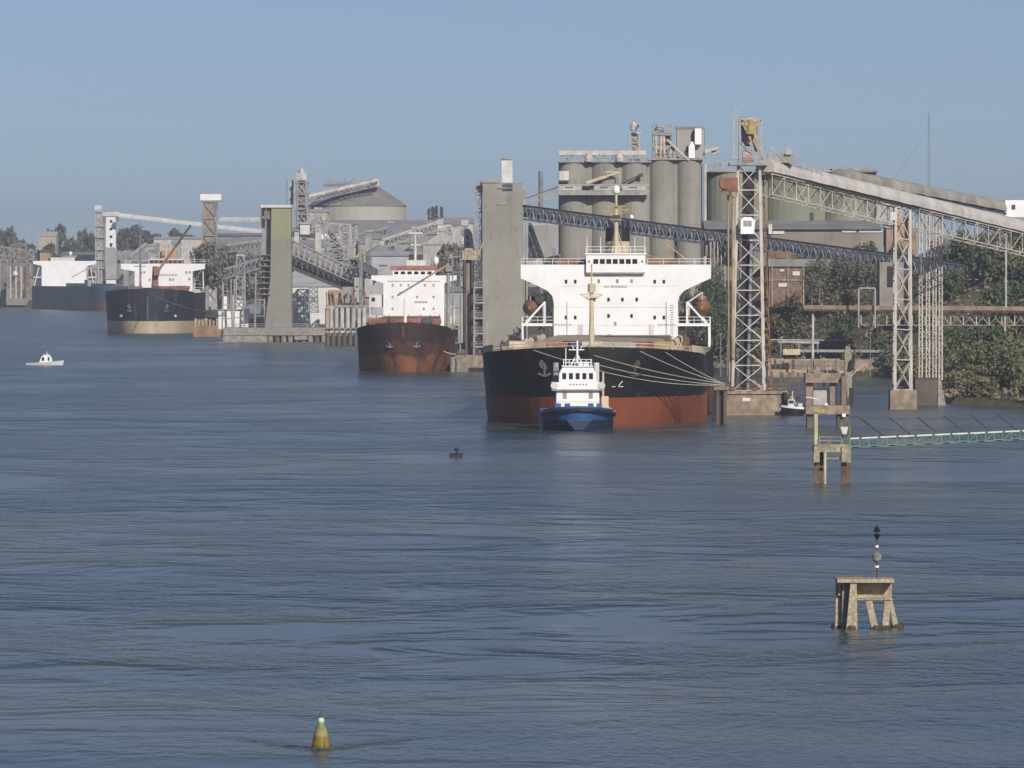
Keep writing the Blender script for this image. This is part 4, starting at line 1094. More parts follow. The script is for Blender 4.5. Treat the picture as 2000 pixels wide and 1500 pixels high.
# ---------------------------------------------------------------- middle distance port (left of the rusty ship)
QA = DW(668)
t = thing("quay", "long grey concrete quay on piles in front of the greenish tower", "quay", base(560, QA))
q = MB(); pbox(q, 436, 706, 640, 655, QA, 26); q.build("deck", conc, t)
q = MB(); pbox(q, 436, 522, 655.3, 672, QA+.3, 20); pbox(q, 575, 600, 656, 664, QA-.3, 1); q.build("front_wall", conc, t)
for k in range(14):
    px_ = 528 + k*13
    q = MB(); q.tube(base(px_, QA+1.2, -1), W(px_, 655.3, QA+1.2), .85, n=10); q.build("pile", [conc, conc_dark, conc][k % 3], t)
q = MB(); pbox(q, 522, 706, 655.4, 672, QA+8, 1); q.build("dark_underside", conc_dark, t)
q = MB(); rail(q, [W(440, 640, QA+.4), W(700, 640, QA+.4)], 1.2, .12, 3); q.build("railing", mid, t)

TG = QA + 8
t = thing("concrete_tower", "greenish-grey flared concrete tower with a white flat roof, on the quay left of centre", "tower", base(540, TG, 4))
q = MB(); q.prism([(XW(516, TG), 3), (XW(570, TG), 3), (XW(568, TG), ZW(406, TG)), (XW(530, TG), ZW(406, TG)), (XW(528, TG), ZW(540, TG))], TG, TG+10)
recalc(q.build("tower_shaft", M("tower_wall", (.24, .23, .20), .9, .1, .08, .4, (.2, .18, .145), xs=.4, courses=3.2, bands=[(ZW(468, TG)-4, (.27, .265, .17))]), t))
q = MB(); pbox(q, 511, 530, 403, 640, TG+4, 6); q.build("stair_tower", mid, t)
q = MB(); pbox(q, 509, 569, 400, 405.4, TG-.6, 12); q.build("roof", dirty_white, t)
q = MB(); q.beam(W(510, 402, TG), W(510, 440, TG), .5); q.beam(W(520, 402, TG), W(520, 430, TG), .4)
for k in range(8): pbox(q, 506, 528, 497+k*11, 498.6+k*11, TG-1, 5)
pbox(q, 516, 527, 412, 428, TG-.8, .7)
q.build("platforms", M("brown_grey_steel", (.20, .165, .13), .8, .3, .4), t)

def conv(name, label, a, b, wid, h, n, mg, mcov=None, cov=1.4, ch=.4, br=.25, legs=(), lm=None):
    a, b = Vector(a), Vector(b)
    t = thing(name, label, "conveyor", a)
    if mcov: q = MB(); hoop_cover(q, a, b, wid, cov, 6); q.build("gallery_cover", mcov, t)
    if h: q = MB(); truss(q, a, b, wid, h, n, ch, br, True); q.build("truss_girder", mg, t)
    for k in legs:
        p = a.lerp(b, k); gz = 3
        q = MB(); q.beam(p + Vector((-1.2,0,-h)), (p.x-1.6, p.y, gz), .5); q.beam(p + Vector((1.2,0,-h)), (p.x+1.6, p.y, gz), .5)
        for j in range(3): z_ = gz + (p.z-h-gz)*(j+1)/4; q.beam((p.x-1.5, p.y, z_), (p.x+1.5, p.y, z_), .3)
        q.build("support_leg", lm or mid, t)
    return t
t = conv("lattice_conveyor", "thick grey lattice conveyor dropping right from the greenish tower to the jetty", W(534, 458, TG+3), W(700, 536, TG+60), 4, 4.4, 16, M("light_grey_lattice", (.34, .335, .32), .7, .2, .5), ch=.5, br=.38)
q = MB(); a, b = W(532, 485, TG+6), W(705, 556, TG+62)
for k in range(12):
    p, r_ = a.lerp(b, k/12), a.lerp(b, (k+.96)/12); q.add([p, r_, r_+Vector((0,0,-4.2)), p+Vector((0,0,-4.2)), p+Vector((0,1.5,0)), r_+Vector((0,1.5,0)), r_+Vector((0,1.5,-4.2)), p+Vector((0,1.5,-4.2))], [(0,3,2,1),(4,5,6,7),(0,1,5,4),(3,7,6,2)])
q.build("belly_shade_panels", M("painted_belly_shade", (.085, .085, .085), .8, .2, .4), t)  # dark panels standing in for the shadow beneath this conveyor
conv("lattice_conveyor", "short dark conveyor sloping down left from the greenish tower to thin legs", W(437, 526, TG-2), W(520, 500, TG+2), 3, 3.0, 8, slate, legs=(.08, .35, .85), lm=conc)
conv("conveyor_gallery", "long white covered gallery running from the white stair tower to the greenish tower", W(232, 424, 3890), W(514, 457, 3878), 4, 0, 8, mid, dirty_white, 2.6)
conv("conveyor_gallery", "short white gallery between the flat-topped tower and the greenish tower", W(432, 434, 2850), W(512, 434, 2840), 4, 0, 8, mid, dirty_white, 2.2)
conv("conveyor_gallery", "white gallery with a cube-shaped cabin behind the greenish tower", W(568, 462, 2300), W(650, 468, 2298), 4, 0, 8, mid, white, 1.8)
t = thing("gallery_cabin", "white cube-shaped cabin on the gallery right of the greenish tower", "cabin", W(594, 460, 2298))
q = MB(); pbox(q, 586, 605, 438, 458, 2294, 5); q.build("wall", dirty_white, t)
q = MB(); pbox(q, 584, 607, 434, 437.7, 2293.5, 6); q.build("roof", grey, t)

# white tower with square openings, tower with flat white head
T2 = 3900.0
t = thing("stair_tower", "white concrete tower with four square openings beside a stacked side frame, far left", "tower", base(214, T2, 6))
q = MB()
xs0, xs1 = XW(207, T2), XW(226, T2); xm0, xm1 = XW(214, T2), XW(219.5, T2)
q.box(xs0, xm0, T2, T2+6, 6, ZW(415, T2)); q.box(xm1, xs1, T2, T2+6, 6, ZW(415, T2)); q.box(xm0+.01, xm1-.01, T2+.02, T2+5.9, 6, ZW(482, T2))
for k in range(4): z_ = ZW(475-k*15, T2); q.box(xm0+.01, xm1-.01, T2+.02, T2+5.9, z_, z_+3.0)
q.build("tower_shaft", white, t)
q = MB(); pbox(q, 200, 234, 414, 422, T2-.8, 7); q.build("head_slab", dirty_white, t)
q = MB(); q.box(xm0-.2, xm1+.2, T2+4, T2+4.2, 8, ZW(420, T2)); pbox(q, 200, 206.5, 423, 432, T2, 3); pbox(q, 227, 232, 423, 432, T2, 3); q.build("openings", slate, t)
q = MB(); pbox(q, 206, 228, 483, 545, T2-1, 8); q.build("lower_wall", grey, t)
t = thing("side_tower", "narrow stacked platform tower with a white box on top, left of the white stair tower", "tower", base(193, T2-10, 6))
q = MB(); lattice(q, quad(XW(195, T2), T2-8, 3.4, 3.4, 6), quad(XW(194, T2), T2-8, 3.0, 3.0, ZW(416, T2)), 8, .6, .4)
q.box(XW(193, T2), XW(198, T2), T2-9, T2-6, 6, ZW(420, T2)); q.build("frame", pale, t)
q = MB(); pbox(q, 185, 199, 401, 410, T2-10, 5); q.build("top_box", dirty_white, t)
for py_ in (412, 440, 462, 486, 505, 522): q = MB(); pbox(q, 186, 204, py_, py_+2.5, T2-11, 6); q.build("platform", grey, t)
q = MB(); pbox(q, 200, 205, 430, 520, T2-9, 2); q.build("dark_shaft", slate, t)
T1 = 2880.0
t = thing("hopper_tower", "brownish tower topped by a wide flat white cabin, centre left skyline", "tower", base(411, T1, 8))
q = MB(); pbox(q, 397, 420, 396, 480, T1, 6); q.build("tower_shaft", M("brown_grey_concrete", (.25, .215, .17), .9, .2, .2, .4, (.14, .11, .08)), t)
q = MB(); lattice(q, quad(XW(409, T1), T1+3, 6.2, 7.4, 8), quad(XW(409, T1), T1+3, 5.8, 7, ZW(394, T1)), 6, .6, .4); q.build("outer_frame", mid, t)
q = MB(); pbox(q, 391, 432, 379, 391, T1-1, 9); q.build("white_cabin", white, t)
q = MB(); pbox(q, 389, 434, 391.3, 394, T1-1.3, 9.6); q.build("cabin_floor", mid, t)
T3 = 2420.0
t = thing("elevator_tower", "dark lattice elevator tower with a pale head right behind the greenish tower", "tower", base(588, T3, 8))
q = MB(); lattice(q, quad(XW(590, T3), T3, 5.2, 5, 8), quad(XW(589, T3), T3, 4.0, 4, ZW(352, T3)), 9, .55, .35)
for py_ in (355, 376, 398, 418): pbox(q, 574, 604, py_, py_+2, T3-2.5, 5)
q.build("frame", mid, t)
q = MB(); pbox(q, 583, 596, 350, 450, T3-1, 2.5); q.build("casing", M("brown_casing", (.20, .16, .13), .8, .3, .4), t)
q = MB(); pbox(q, 578, 600, 338, 351, T3-2, 4); q.lathe((XW(589, T3), T3, ZW(338, T3)), [(1.2, 0), (1, 1.2), (.4, 1.8)], 8); q.build("head", pale, t)
q = MB(); pbox(q, 564, 573, 352, 400, T3+2, 2); q.build("pale_duct", grey, t)
q = MB(); q.beam(W(560, 350, T3), W(560, 420, T3), .35); q.build("side_mast", slate, t)

# round silos
def cone_silo(label, px, rp, pw, pr, papex, Y, zb_=6, flat=.22, m1=None, m2=None):
    t = thing("round_silo", label, "silo", base(px, Y, zb_)); r = rp*Y/F
    q = MB(); q.lathe((XW(px, Y), Y, 0), [(r, zb_), (r, ZW(pw, Y))], 40); q.build("silo_wall", m1 or silo_m, t, smooth=False)
    q = MB(); q.lathe((XW(px, Y), Y, 0), [(r*1.02, ZW(pw, Y)+.02), (r*1.02, ZW(pw-1.5, Y)), (r*flat, ZW(papex, Y)), (.1, ZW(papex-1, Y))], 40); q.build("conical_roof", m2 or roofd, t, smooth=False)
    return t
D2 = 2650.0
rf1 = M("cone_roof_metal", (.21, .205, .195), .8, .18, .12, .4, (.14, .13, .12))
cone_silo("big round silo with a wide cone roof on the skyline", 700, 93, 403, 0, 364, D2, flat=.42, m2=rf1, m1=M("pale_silo_wall", (.36, .345, .31), .9, .1, .05, .35, (.27, .25, .22)))
cone_silo("second cone-roofed silo lower and left behind the big round silo", 640, 50, 415, 0, 378, D2+120, m2=rf1)
t = conv("conveyor_gallery", "white inclined gallery climbing over the round silo roofs to a small head house", W(602, 386, D2-20), W(738, 354, D2-16), 4, 1.8, 14, mid, pale, 1.5, ch=.3, br=.2)
q = MB(); pbox(q, 724, 742, 350, 362, D2-14, 6); q.build("head_house", pale, t)
t = thing("roof_machinery", "line of grey fans and ducts along the top of the round silos", "machinery", W(680, 360, D2+30))
rr = random.Random(11)
q = MB()
for k in range(17): px_ = 634+k*5.4; pbox(q, px_, px_+rr.uniform(2, 4), 350+rr.uniform(-2, 4), 364, D2+30, 3)
q.build("fan_units", mid, t)
q = MB(); q.beam(W(632, 362, D2+30), W(730, 356, D2+30), .8); q.build("duct", slate, t)

# sheds:   name, label, px0, px1, ridge, eave, base, Y, wall, roof
def shed(name, label, p0, p1, ridge, eave, bot, Y, wall, roof, dep=24, cat="shed", gable=False, opens=(), hang=False):
    t = thing(name, label, cat, base((p0+p1)/2, Y, ZW(bot, Y)))
    q = MB(); q.box(XW(p0, Y), XW(p1, Y), Y, Y+dep, ZW(bot, Y) if hang else min(ZW(bot, Y), max(0, on_land((p0+p1)/2, Y))-.6), ZW(eave, Y)); q.build("wall", wall, t)
    x0, x1 = XW(p0, Y)-.3, XW(p1, Y)+.3; ze, zr = ZW(eave, Y)+.02, ZW(ridge, Y)
    q = MB()
    if gable: q.prism([(x0, ze), (x1, ze), ((x0+x1)/2, zr)], Y-.4, Y+dep)
    else: q.prismx([(Y-.5, ze), (Y+dep+.5, ze), (Y+dep/2, zr)], x0, x1)
    recalc(q.build("roof", roof, t))
    for a, b_, c, d_ in opens:
        q = MB(); pbox(q, a, b_, c, d_, Y-.15, .14); q.build("doorway" if d_ > bot-3 else "window", slate, t)
    return t
lw = M("whitewashed_wall", (.62, .61, .57), .8, .1, .2, .3, (.4, .37, .33)); bgrey = M("blue_grey_sheet", (.36, .38, .41), .6, .12, .2, .3, (.25, .25, .26))
lt = M("light_sheet_roof", (.44, .44, .43), .65, .15, .15, .3, (.3, .28, .26))
shed("quay_warehouse", "white-walled warehouse with a light sheet roof on the quay, right of the greenish tower", 569, 690, 531, 560, 612, 2190, lw, lt, 40, "warehouse", opens=[(582, 590, 582, 590), (608, 616, 580, 590), (640, 648, 570, 576)])
shed("long_shed", "long grey roofed shed behind the sloping lattice conveyor", 568, 668, 468, 490, 540, 2330, roofd, roofm, 60)
shed("long_shed", "broad dull grey shed roof below the round silos", 640, 880, 428, 458, 500, 2560, roofd, roofm, 90)
shed("long_shed", "low mottled roof behind the rusty ship's bridge, left part", 690, 800, 458, 476, 520, 2480, mid, M("speckled_roof", (.33, .325, .31), .9, .35, .2, .4, (.16, .15, .14), fine=.5), 50)
shed("blue_shed", "blue-grey sheet metal shed with a slanted roof just left of the rusty ship's bridge", 726, 800, 490, 500, 560, 2150, bgrey, bgrey, 20)
cone_silo("small grey cone-roofed silo just above the blue-grey shed", 742, 36, 500, 0, 478, 2230, 8, .1, m1=mid, m2=roofd)
shed("gable_building", "pale gabled building on the skyline right of the rusty ship's radar mast", 826, 903, 452, 478, 520, 2120, grey, grey, 30, "building", True)
shed("gable_building", "pale speckled building with many small roofs left of the tall concrete tower", 862, 924, 424, 437, 500, 2500, pale, grey, 30, "building", opens=[(870, 876, 444, 450), (884, 890, 444, 450), (898, 904, 446, 452)])
shed("gable_building", "low pale terminal building at the foot of the column crane", 868, 926, 560, 570, 640, 1700, grey, roofm, 20, "building")
shed("low_building", "grey flat building behind the black ship's crane", 232, 345, 468, 474, 530, 4050, grey, pale, 30, "building", opens=[(240, 246, 484, 492), (262, 270, 484, 492)])
shed("low_building", "light building with pale columns behind the white stair tower's gallery", 280, 384, 478, 482, 550, 3960, pale, lt, 30, "building", opens=[(296, 303, 492, 506), (318, 325, 492, 506)])
shed("low_building", "grey roofed hall right of the white stair tower", 228, 290, 490, 512, 565, 3930, roofd, roofm, 40, "building")
shed("low_building", "dark skyline sheds under the long white gallery", 424, 512, 455, 461, 500, 2700, slate, roofd, 30, "building", opens=[(434, 450, 470, 476)])
shed("low_building", "long pale terminal hall below the flat-topped tower", 300, 430, 462, 467, 520, 3250, pale, lt, 30, "building")
shed("white_hut", "small white hut with a flat roof on the quay, left of the greenish tower", 425, 485, 604, 606, 630, 2095, white, dirty_white, 8, "hut", opens=[(432, 438, 610, 614)])
shed("white_hut", "pair-windowed white hut beneath the dark left conveyor", 455, 477, 573, 576, 592, 2180, white, mid, 8, "hut", opens=[(462, 468, 579, 584)])
shed("white_hut", "tiny white hut right of the black ship's lifeboat deck", 434, 443, 574, 577, 590, 2230, white, mid, 6, "hut")
shed("white_hut", "small white cabin hanging under the sloping lattice conveyor", 578, 592, 514, 516, 526, 2128, white, white, 4, "hut", opens=[(583, 589, 518, 521)], hang=True)
shed("ridge_building", "pale cluster building between the dark elevator tower and the round silos", 603, 640, 408, 414, 470, 2560, grey, pale, 20, "building")
shed("ridge_building", "tan skyline house among the far left trees", 76, 110, 452, 462, 490, 4300, M("tan_far_wall", (.42, .36, .28), .9, .1), pale, 20, "house")
shed("ridge_building", "pale low sheds under the far left trees behind the farthest ship", 120, 186, 492, 498, 530, 3950, mid, roofd, 30, "building")

# leaning hopper loader and jetty
LH = 2150.0
t = thing("leaning_loader", "dark grey loader boom leaning steeply behind the rusty ship's jetty", "ship loader", base(665, LH, 4))
q = MB(); a, b = W(632, 432, LH), W(672, 528, LH)
lattice(q, [a+Vector((-1.2,-1.5,0)), a+Vector((1.2,-1.5,0)), a+Vector((1.2,1.5,0)), a+Vector((-1.2,1.5,0))], [b+Vector((-3.4,-2,0)), b+Vector((3.4,-2,0)), b+Vector((3.4,2,0)), b+Vector((-3.4,2,0))], 9, .5, .35)
q.build("boom_frame", mid, t)
q = MB(); q.prism([(XW(640, LH), ZW(450, LH)), (XW(652, LH), ZW(450, LH)), (XW(676, LH), ZW(520, LH)), (XW(656, LH), ZW(520, LH))], LH+.5, LH+2); q.build("boom_casing", M("boom_sheet", (.22, .225, .23), .7, .3, .4), t)
q = MB(); pbox(q, 628, 644, 420, 430, LH-1, 3); q.beam(W(612, 440, LH), W(630, 424, LH), .5); q.build("boom_head", tan, t)
q = MB(); pbox(q, 622, 700, 526, 540, LH-2, 8); q.prism([(XW(652, LH), ZW(526, LH)), (XW(742, LH), ZW(529, LH)), (XW(738, LH), ZW(545, LH)), (XW(690, LH), ZW(560, LH)), (XW(664, LH), ZW(545, LH))], LH-3, LH+4); q.build("hopper_body", dark, t)
q = MB(); lattice(q, quad(XW(676, LH), LH+1, 4, 4, ZW(520, LH)), quad(XW(674, LH), LH+1, 3.5, 4, ZW(438, LH)), 5, .4, .3); q.beam(W(674, 438, LH), W(644, 436, LH), .5); q.build("rear_frame", grey, t)
q = MB(); q.beam(W(684, 512, LH), W(712, 488, LH), .6); q.beam(W(712, 488, LH), W(712, 528, LH), .8); q.build("red_tipped_boom", tan, t)
t = thing("conveyor_gantry", "brown and grey gantry house above the jetty piles beside the rusty ship", "gantry", base(690, 1990, 4))
for i, (a_, b_, c, d_, m_) in enumerate(((640, 666, 566, 596, tan), (668, 690, 560, 592, mid), (692, 708, 542, 590, grey), (712, 728, 545, 580, pale), (700, 732, 578, 600, mid))):
    q = MB(); pbox(q, a_, b_, c, d_, 1990+i, 5); q.build("machine_house", m_, t)
q = MB()
for a_, c in ((697, 560), (709, 560), (676, 576), (650, 578)): pbox(q, a_-2.5, a_+2.5, c-2, c+2, 1989.7, .2)
q.build("window", dark, t)
q = MB(); pbox(q, 636, 730, 596, 600, 1989, 9); pbox(q, 690, 728, 600.5, 604, 1988, 9); q.build("platform_deck", mid, t)
q = MB()
rr = random.Random(9)
for k in range(12): px_ = 638+k*8; q.beam(W(px_, 596, 1989), W(px_+rr.uniform(-6, 6), 570, 1989), .3)
q.build("bracing", rust, t)
JY = 1975.0
for k, px_ in enumerate((637, 645, 654, 664, 673, 683, 693, 703, 713)):
    pass
t = thing("piled_jetty", "open jetty of tall pale pipe piles immediately left of the rusty ship", "jetty", base(680, JY))
for k, px_ in enumerate((639, 647, 657, 668, 679, 690, 701, 711)):
    q = MB(); q.tube(base(px_, JY, -1), W(px_, 601, JY), .62, n=10); q.build("pile", [tan, pale, grey, pale, pale, grey, pale, pale][k], t)
q = MB(); q.beam(W(690, 648, JY+1.5), W(711, 604, JY+1.5), .7); q.beam(W(700, 648, JY+1.5), W(684, 604, JY+1.5), .7); q.build("raking_pile", grey, t)
q = MB(); pbox(q, 634, 716, 650, 656, JY-1.5, 9); pbox(q, 634, 716, 640, 642, JY-1.5, 2); q.build("lower_deck", conc, t)
q = MB()
for k in range(7): q.tube(base(640+k*11, JY-1.6, -1), W(640+k*11, 650, JY-1.6), .7, n=8)
q.build("fender_piles", conc_dark, t)

# far left jetty
FJ = 3930.0
t = thing("far_jetty", "distant brown lattice loader and pale jetty piles at the far left edge", "jetty", base(35, FJ))
q = MB(); pbox(q, 12, 62, 583, 596, FJ, 20); q.build("pier_block", conc, t)
for px_ in (31, 41, 50, 20): q = MB(); q.tube(base(px_, FJ+1, 3), W(px_, 520, FJ+1), .8, n=8); q.build("column", pale if px_ != 50 else rust, t)
q = MB()
lattice(q, quad(XW(38, FJ), FJ+6, 12, 8, 5), quad(XW(36, FJ), FJ+6, 8, 8, ZW(476, FJ)), 8, .8, .5)
for py_ in (500, 515, 546, 560): pbox(q, 8, 56, py_, py_+2, FJ+2, 8)
q.build("frame", M("hazy_brown_steel", (.22, .18, .145), .9, .3, .3), t)
q = MB(); q.lathe((XW(30, FJ), FJ-1, ZW(540, FJ)), [(.5, 0), (1.5, 1), (1.5, 2.2), (.5, 3.2)], 8); q.build("lamp_globe", white, t)
t = thing("far_conveyor", "faint grey conveyor and trestle clutter above the far left jetty", "conveyor", W(10, 480, FJ+60))
q = MB(); truss(q, W(-30, 478, FJ+60), W(66, 490, FJ+60), 5, 5, 10, .8, .5); 
for px_ in (0, 15, 30, 60): q.beam(W(px_, 484, FJ+60), base(px_, FJ+60, 6), 1.0)
q.build("trestle", mid, t)
shed("far_building", "brown-grey warehouse behind the far left jetty", -20, 66, 500, 512, 570, FJ+110, M("far_brown_wall", (.2, .175, .15), .9, .3, .1), roofd, 30, "warehouse")

# ---- orange barge
t = thing("barge", "low orange-brown barge moored between the black ship and the white hut", "barge", base(405, 2235))
q = MB(); q.prism([(XW(378, 2230), -.6), (XW(430, 2230), -.6), (XW(433, 2230), ZW(636, 2230)), (XW(376, 2230), ZW(636, 2230))], 2230, 2245); q.build("hull", M("orange_brown_hull", (.26, .16, .09), .8, .3, .3, .4, (.15, .08, .05)), t)
q = MB()
for k in range(7): pbox(q, 380+k*7, 384+k*7, 622+2*(k % 3), 636, 2232+k % 2, 4)
q.build("deck_cargo", tan, t)

# ---------------------------------------------------------------- things in the water, near
# channel buoy
BX = W(627, 1462, DW(1462))
t = thing("channel_buoy", "weathered yellow-green buoy with dark topmark in the foreground water", "buoy", (BX.x, BX.y, 0))
q = MB(); q.lathe((0, 0, 0), [(.42, -.35), (.44, 0), (.42, .28), (.35, .62), (.25, .92), (.18, 1.12), (.12, 1.2)], 24); q.build("buoy_body", M("algae_yellow_paint", (.14, .075, .02), .7, .3, 2.0, .5, (.07, .05, .02), bands=[(.12, (.20, .15, .035)), (.6, (.27, .28, .10))], xs=4), t, False, True)
q = MB(); q.lathe((0, 0, 1.18), [(.11, 0), (.16, .05), (.16, .2), (.1, .27)], 14); q.build("lantern", M("pale_green_lens", (.45, .56, .46), .4, .1), t, False, True)
q = MB(); q.tube((0, 0, 1.44), (0, 0, 1.8), .1, .02, n=6); q.build("topmark", dark, t, False)
q = MB()
for k in range(4): an = k*math.pi/2+.4; q.tube((.5*math.cos(an), .5*math.sin(an), .05), (.12*math.cos(an), .12*math.sin(an), 1.18), .025, n=5)
q.lathe((0, 0, -.08), [(.53, 0), (.62, .06), (.53, .14)], 20); q.build("frame", M("green_weed_steel", (.07, .08, .03), .8, .3, 2), t, False)

# concrete beacon
BD = DW(1229)
def bx(px): return XW(px, BD)
def bz(py): return ZW(py, BD)
t = thing("concrete_beacon", "pale concrete table beacon on splayed legs with black diamond topmark, lower right", "beacon", base(1695, BD))
cb_ = M("beacon_concrete", (.36, .305, .215), .9, .15, 1.2, .5, (.24, .18, .11), fine=5, xs=3, bands=None)
dpt = 2.6
q = MB(); q.box(bx(1636), bx(1747), BD, BD+dpt+.2, bz(1138), bz(1131)); q.build("top_slab", cb_, t)
q = MB(); q.box(bx(1674), bx(1745), BD+1.45, BD+1.7, bz(1170), bz(1138)-.003); q.box(bx(1640), bx(1673), BD+1.3, BD+1.5, bz(1165), bz(1138)-.003); q.build("panel", cb_, t)
def leg(a, b_, c, d_, y0, y1):
    q = MB(); q.prism([(bx(c), -.6), (bx(d_), -.6), (bx(b_), bz(1138)-.004), (bx(a), bz(1138)-.004)], BD+y0, BD+y1); return q.build("leg", cb_, t)
leg(1636, 1648, 1634, 1646, 1.6, 2.3); leg(1662, 1674, 1652, 1676, .15, .7)
def leg2(a, b_, c, d_, y0, y1):
    q = MB(); q.prism([(bx(c), -.6), (bx(d_), -.6), (bx(b_), bz(1168)), (bx(a), bz(1168))], BD+y0, BD+y1); return q.build("leg", cb_, t)
leg2(1690, 1703, 1708, 1722, .2, .7); leg2(1729, 1742, 1722, 1734, .2, .72); leg2(1738, 1745, 1752, 1764, 1.7, 2.3)
q = MB(); q.box(bx(1676), bx(1745), BD+.1, BD+1.44, bz(1172), bz(1170.2)); q.build("cross_beam", cb_, t)
q = MB(); q.box(bx(1647), bx(1663), BD+1.0, BD+1.15, -.5, bz(1138)-.003); q.build("side_wall", conc, t)
q = MB()
for px_ in (1664, 1715, 1728, 1757, 1640): q.lathe((bx(px_), BD+(.45 if px_ in (1664, 1715, 1728) else 2.0), -.2), [(.42, 0), (.44, .28), (.36, .42)], 10)
q.build("weed_collar", M("wet_weed", (.05, .05, .02), .8, .4, 3), t)
q = MB(); q.tube((bx(1715), BD+1, bz(1131)), (bx(1715), BD+1, bz(1024)), .055, n=8); pole = q.build("pole", dark, t)
q = MB()
q.lathe((bx(1715), BD+1, bz(1041)+.04), [(.24, 0), (.03, .42)], 4); q.lathe((bx(1715), BD+1, bz(1057)), [(.03, 0), (.24, .42)], 4); q.build("diamond_topmark", black, pole)
q = MB(); q.lathe((bx(1715), BD+1, bz(1101)), [(.08, 0), (.28, .18), (.3, .5), (.1, .75)], 12); q.build("lantern", M("dull_lantern", (.16, .17, .15), .6, .4, 3), pole)
q = MB(); q.tube((bx(1715), BD+1, bz(1071)), (bx(1715), BD+1, bz(1066)), .11, n=8); q.tube((bx(1715), BD+1, bz(1110)), (bx(1715), BD+1, bz(1106)), .13, n=8); q.build("white_collar", white, pole)

# mooring dolphin with footbridge
MD = DW(945)
def mx(px): return XW(px, MD)
def mz(py): return ZW(py, MD)
mc = M("mossy_concrete", (.27, .255, .175), .9, .25, 1, .5, (.16, .14, .07), fine=3, xs=2)
t = thing("mooring_dolphin", "mossy concrete mooring dolphin on brown piles with a white box, at the footbridge end", "mooring dolphin", base(1627, MD))
q = MB(); q.box(mx(1590), mx(1660), MD, MD+4, mz(883), mz(872)); q.box(mx(1592), mx(1658), MD+.4, MD+3.6, mz(872)+.003, mz(868)); q.build("deck", mc, t)
q = MB(); q.box(mx(1589), mx(1601), MD-.25, MD+1.6, mz(903), mz(883)-.003); q.box(mx(1644), mx(1662), MD-.25, MD+1.6, mz(903), mz(872)); q.build("pile_cap", mc, t)
pm = M("brown_pile", (.13, .085, .055), .9, .35, 1, .5, (.06, .05, .02), fine=3)
for a_, dy in ((1596, .4), (1606, 2.6), (1649, .5), (1658, 2.8)):
    q = MB(); q.box(mx(a_-5), mx(a_+5), MD+dy, MD+dy+.7, -.8, mz(885) if dy > 1 else mz(903)-.003); q.build("pile", pm, t)
q = MB(); q.tube((mx(1611.5), MD-.1, -.6), (mx(1611.5), MD-.1, mz(883)), .15, n=8); q.build("pale_pile", M("pale_pile_paint", (.42, .38, .25), .8, .2, 1), t)
q = MB(); q.box(mx(1615), mx(1645), MD+.3, MD+.6, mz(897), mz(894)); q.build("tie_beam", mc, t)
q = MB(); q.beam((mx(1595), MD+1, mz(872)), (mx(1595), MD+1, mz(806)), .36); q.build("lamp_post", M("pale_yellow_paint", (.45, .42, .24), .8, .2, 1), t)
q = MB(); q.box(mx(1590), mx(1612), MD+.6, MD+1.6, mz(806), mz(799)); q.build("post_head", M("yellow_green_moss_paint", (.32, .30, .08), .8, .2, 2), t)
q = MB()
for px_ in (1646, 1661): q.beam((mx(px_), MD+1.2, mz(872)), (mx(px_), MD+1.2, mz(826)), .13)
q.beam((mx(1646), MD+1.2, mz(850)), (mx(1661), MD+1.2, mz(872)), .1); q.beam((mx(1661), MD+1.2, mz(850)), (mx(1646), MD+1.2, mz(872)), .1); q.beam((mx(1634), MD+1.2, mz(880)), (mx(1650), MD+1.2, mz(858)), .1)
q.build("green_frame", M("green_steel", (.12, .17, .06), .7, .3, 1), t)
q = MB(); q.prism([(mx(1646), mz(848)), (mx(1654), mz(848)), (mx(1657), mz(834)), (mx(1642), mz(834))], MD+.2, MD+1.0); q.build("white_box", dirty_white, t)
q = MB(); rail(q, [(mx(1601), MD+.3, mz(868)), (mx(1644), MD+.3, mz(868))], .8, .03, .8); q.tube((mx(1618), MD+1, mz(868)), (mx(1618), MD+1, mz(863)), .12, n=8); q.build("railing", grey, t)

GF = Vector((mx(1662), MD+1.2, mz(857))); GE = W(2075, 838, MD+40)
t = thing("footbridge", "slim green footbridge with a white handrail running right from the mossy dolphin", "footbridge", GF)
q = MB(); q.beam(GF, GE, .15)
q.build("white_handrail", M("pale_green_white_paint", (.66, .72, .66), .6, .1, 1), t)
gs = M("green_painted_truss", (.13, .24, .17), .7, .25, .8)
q = MB(); n_ = 24
for k in range(n_ + 1):
    p = GF.lerp(GE, k/n_); q.beam(p + Vector((0,-.05,0)), p + Vector((0,-.05,-.95)), .07)
    if k < n_:
        r_ = GF.lerp(GE, (k+1)/n_); q.beam(p + Vector((0,-.05,-.95)), r_ + Vector((0,-.05,-.95)), .11)
        q.beam(p + Vector((0,1.2,-.95)), r_ + Vector((0,1.2,-.95)), .11); q.beam(p + Vector((0,-.05,-.95 if k % 2 else 0)), r_ + Vector((0,-.05,0 if k % 2 else -.95)), .06)
        if k % 2 == 0: q.box(min(p.x, r_.x), max(p.x, r_.x), p.y, p.y+1.1, p.z-.86, p.z-.78)
q.build("green_truss", gs, t)
q = MB()
for k in range(1, n_, 2):
    p = GF.lerp(GE, k/n_); q.box(p.x-.25, p.x+.25, p.y-.2, p.y+.1, p.z-.1, p.z+.12)
q.build("joint_plate", M("dark_green_joint", (.06, .12, .09), .7, .2), t)
q = MB()
top = Vector((0, 1.4, 2.0)); 
for k in range(1, 15, 2):
    p = GF.lerp(GE, (k+1.5)/16); r_ = GF.lerp(GE, (k-.1)/16) + top; q.beam(r_, p, .09)
q.beam(GF + Vector((0.6, 1.2, 2.4)), GF.lerp(GE, .16), .06)
q.tube(GF + Vector((0.2, 1.4, 1.75)), GE + top, .02, n=4)
q.build("stay_rods", dark, t)

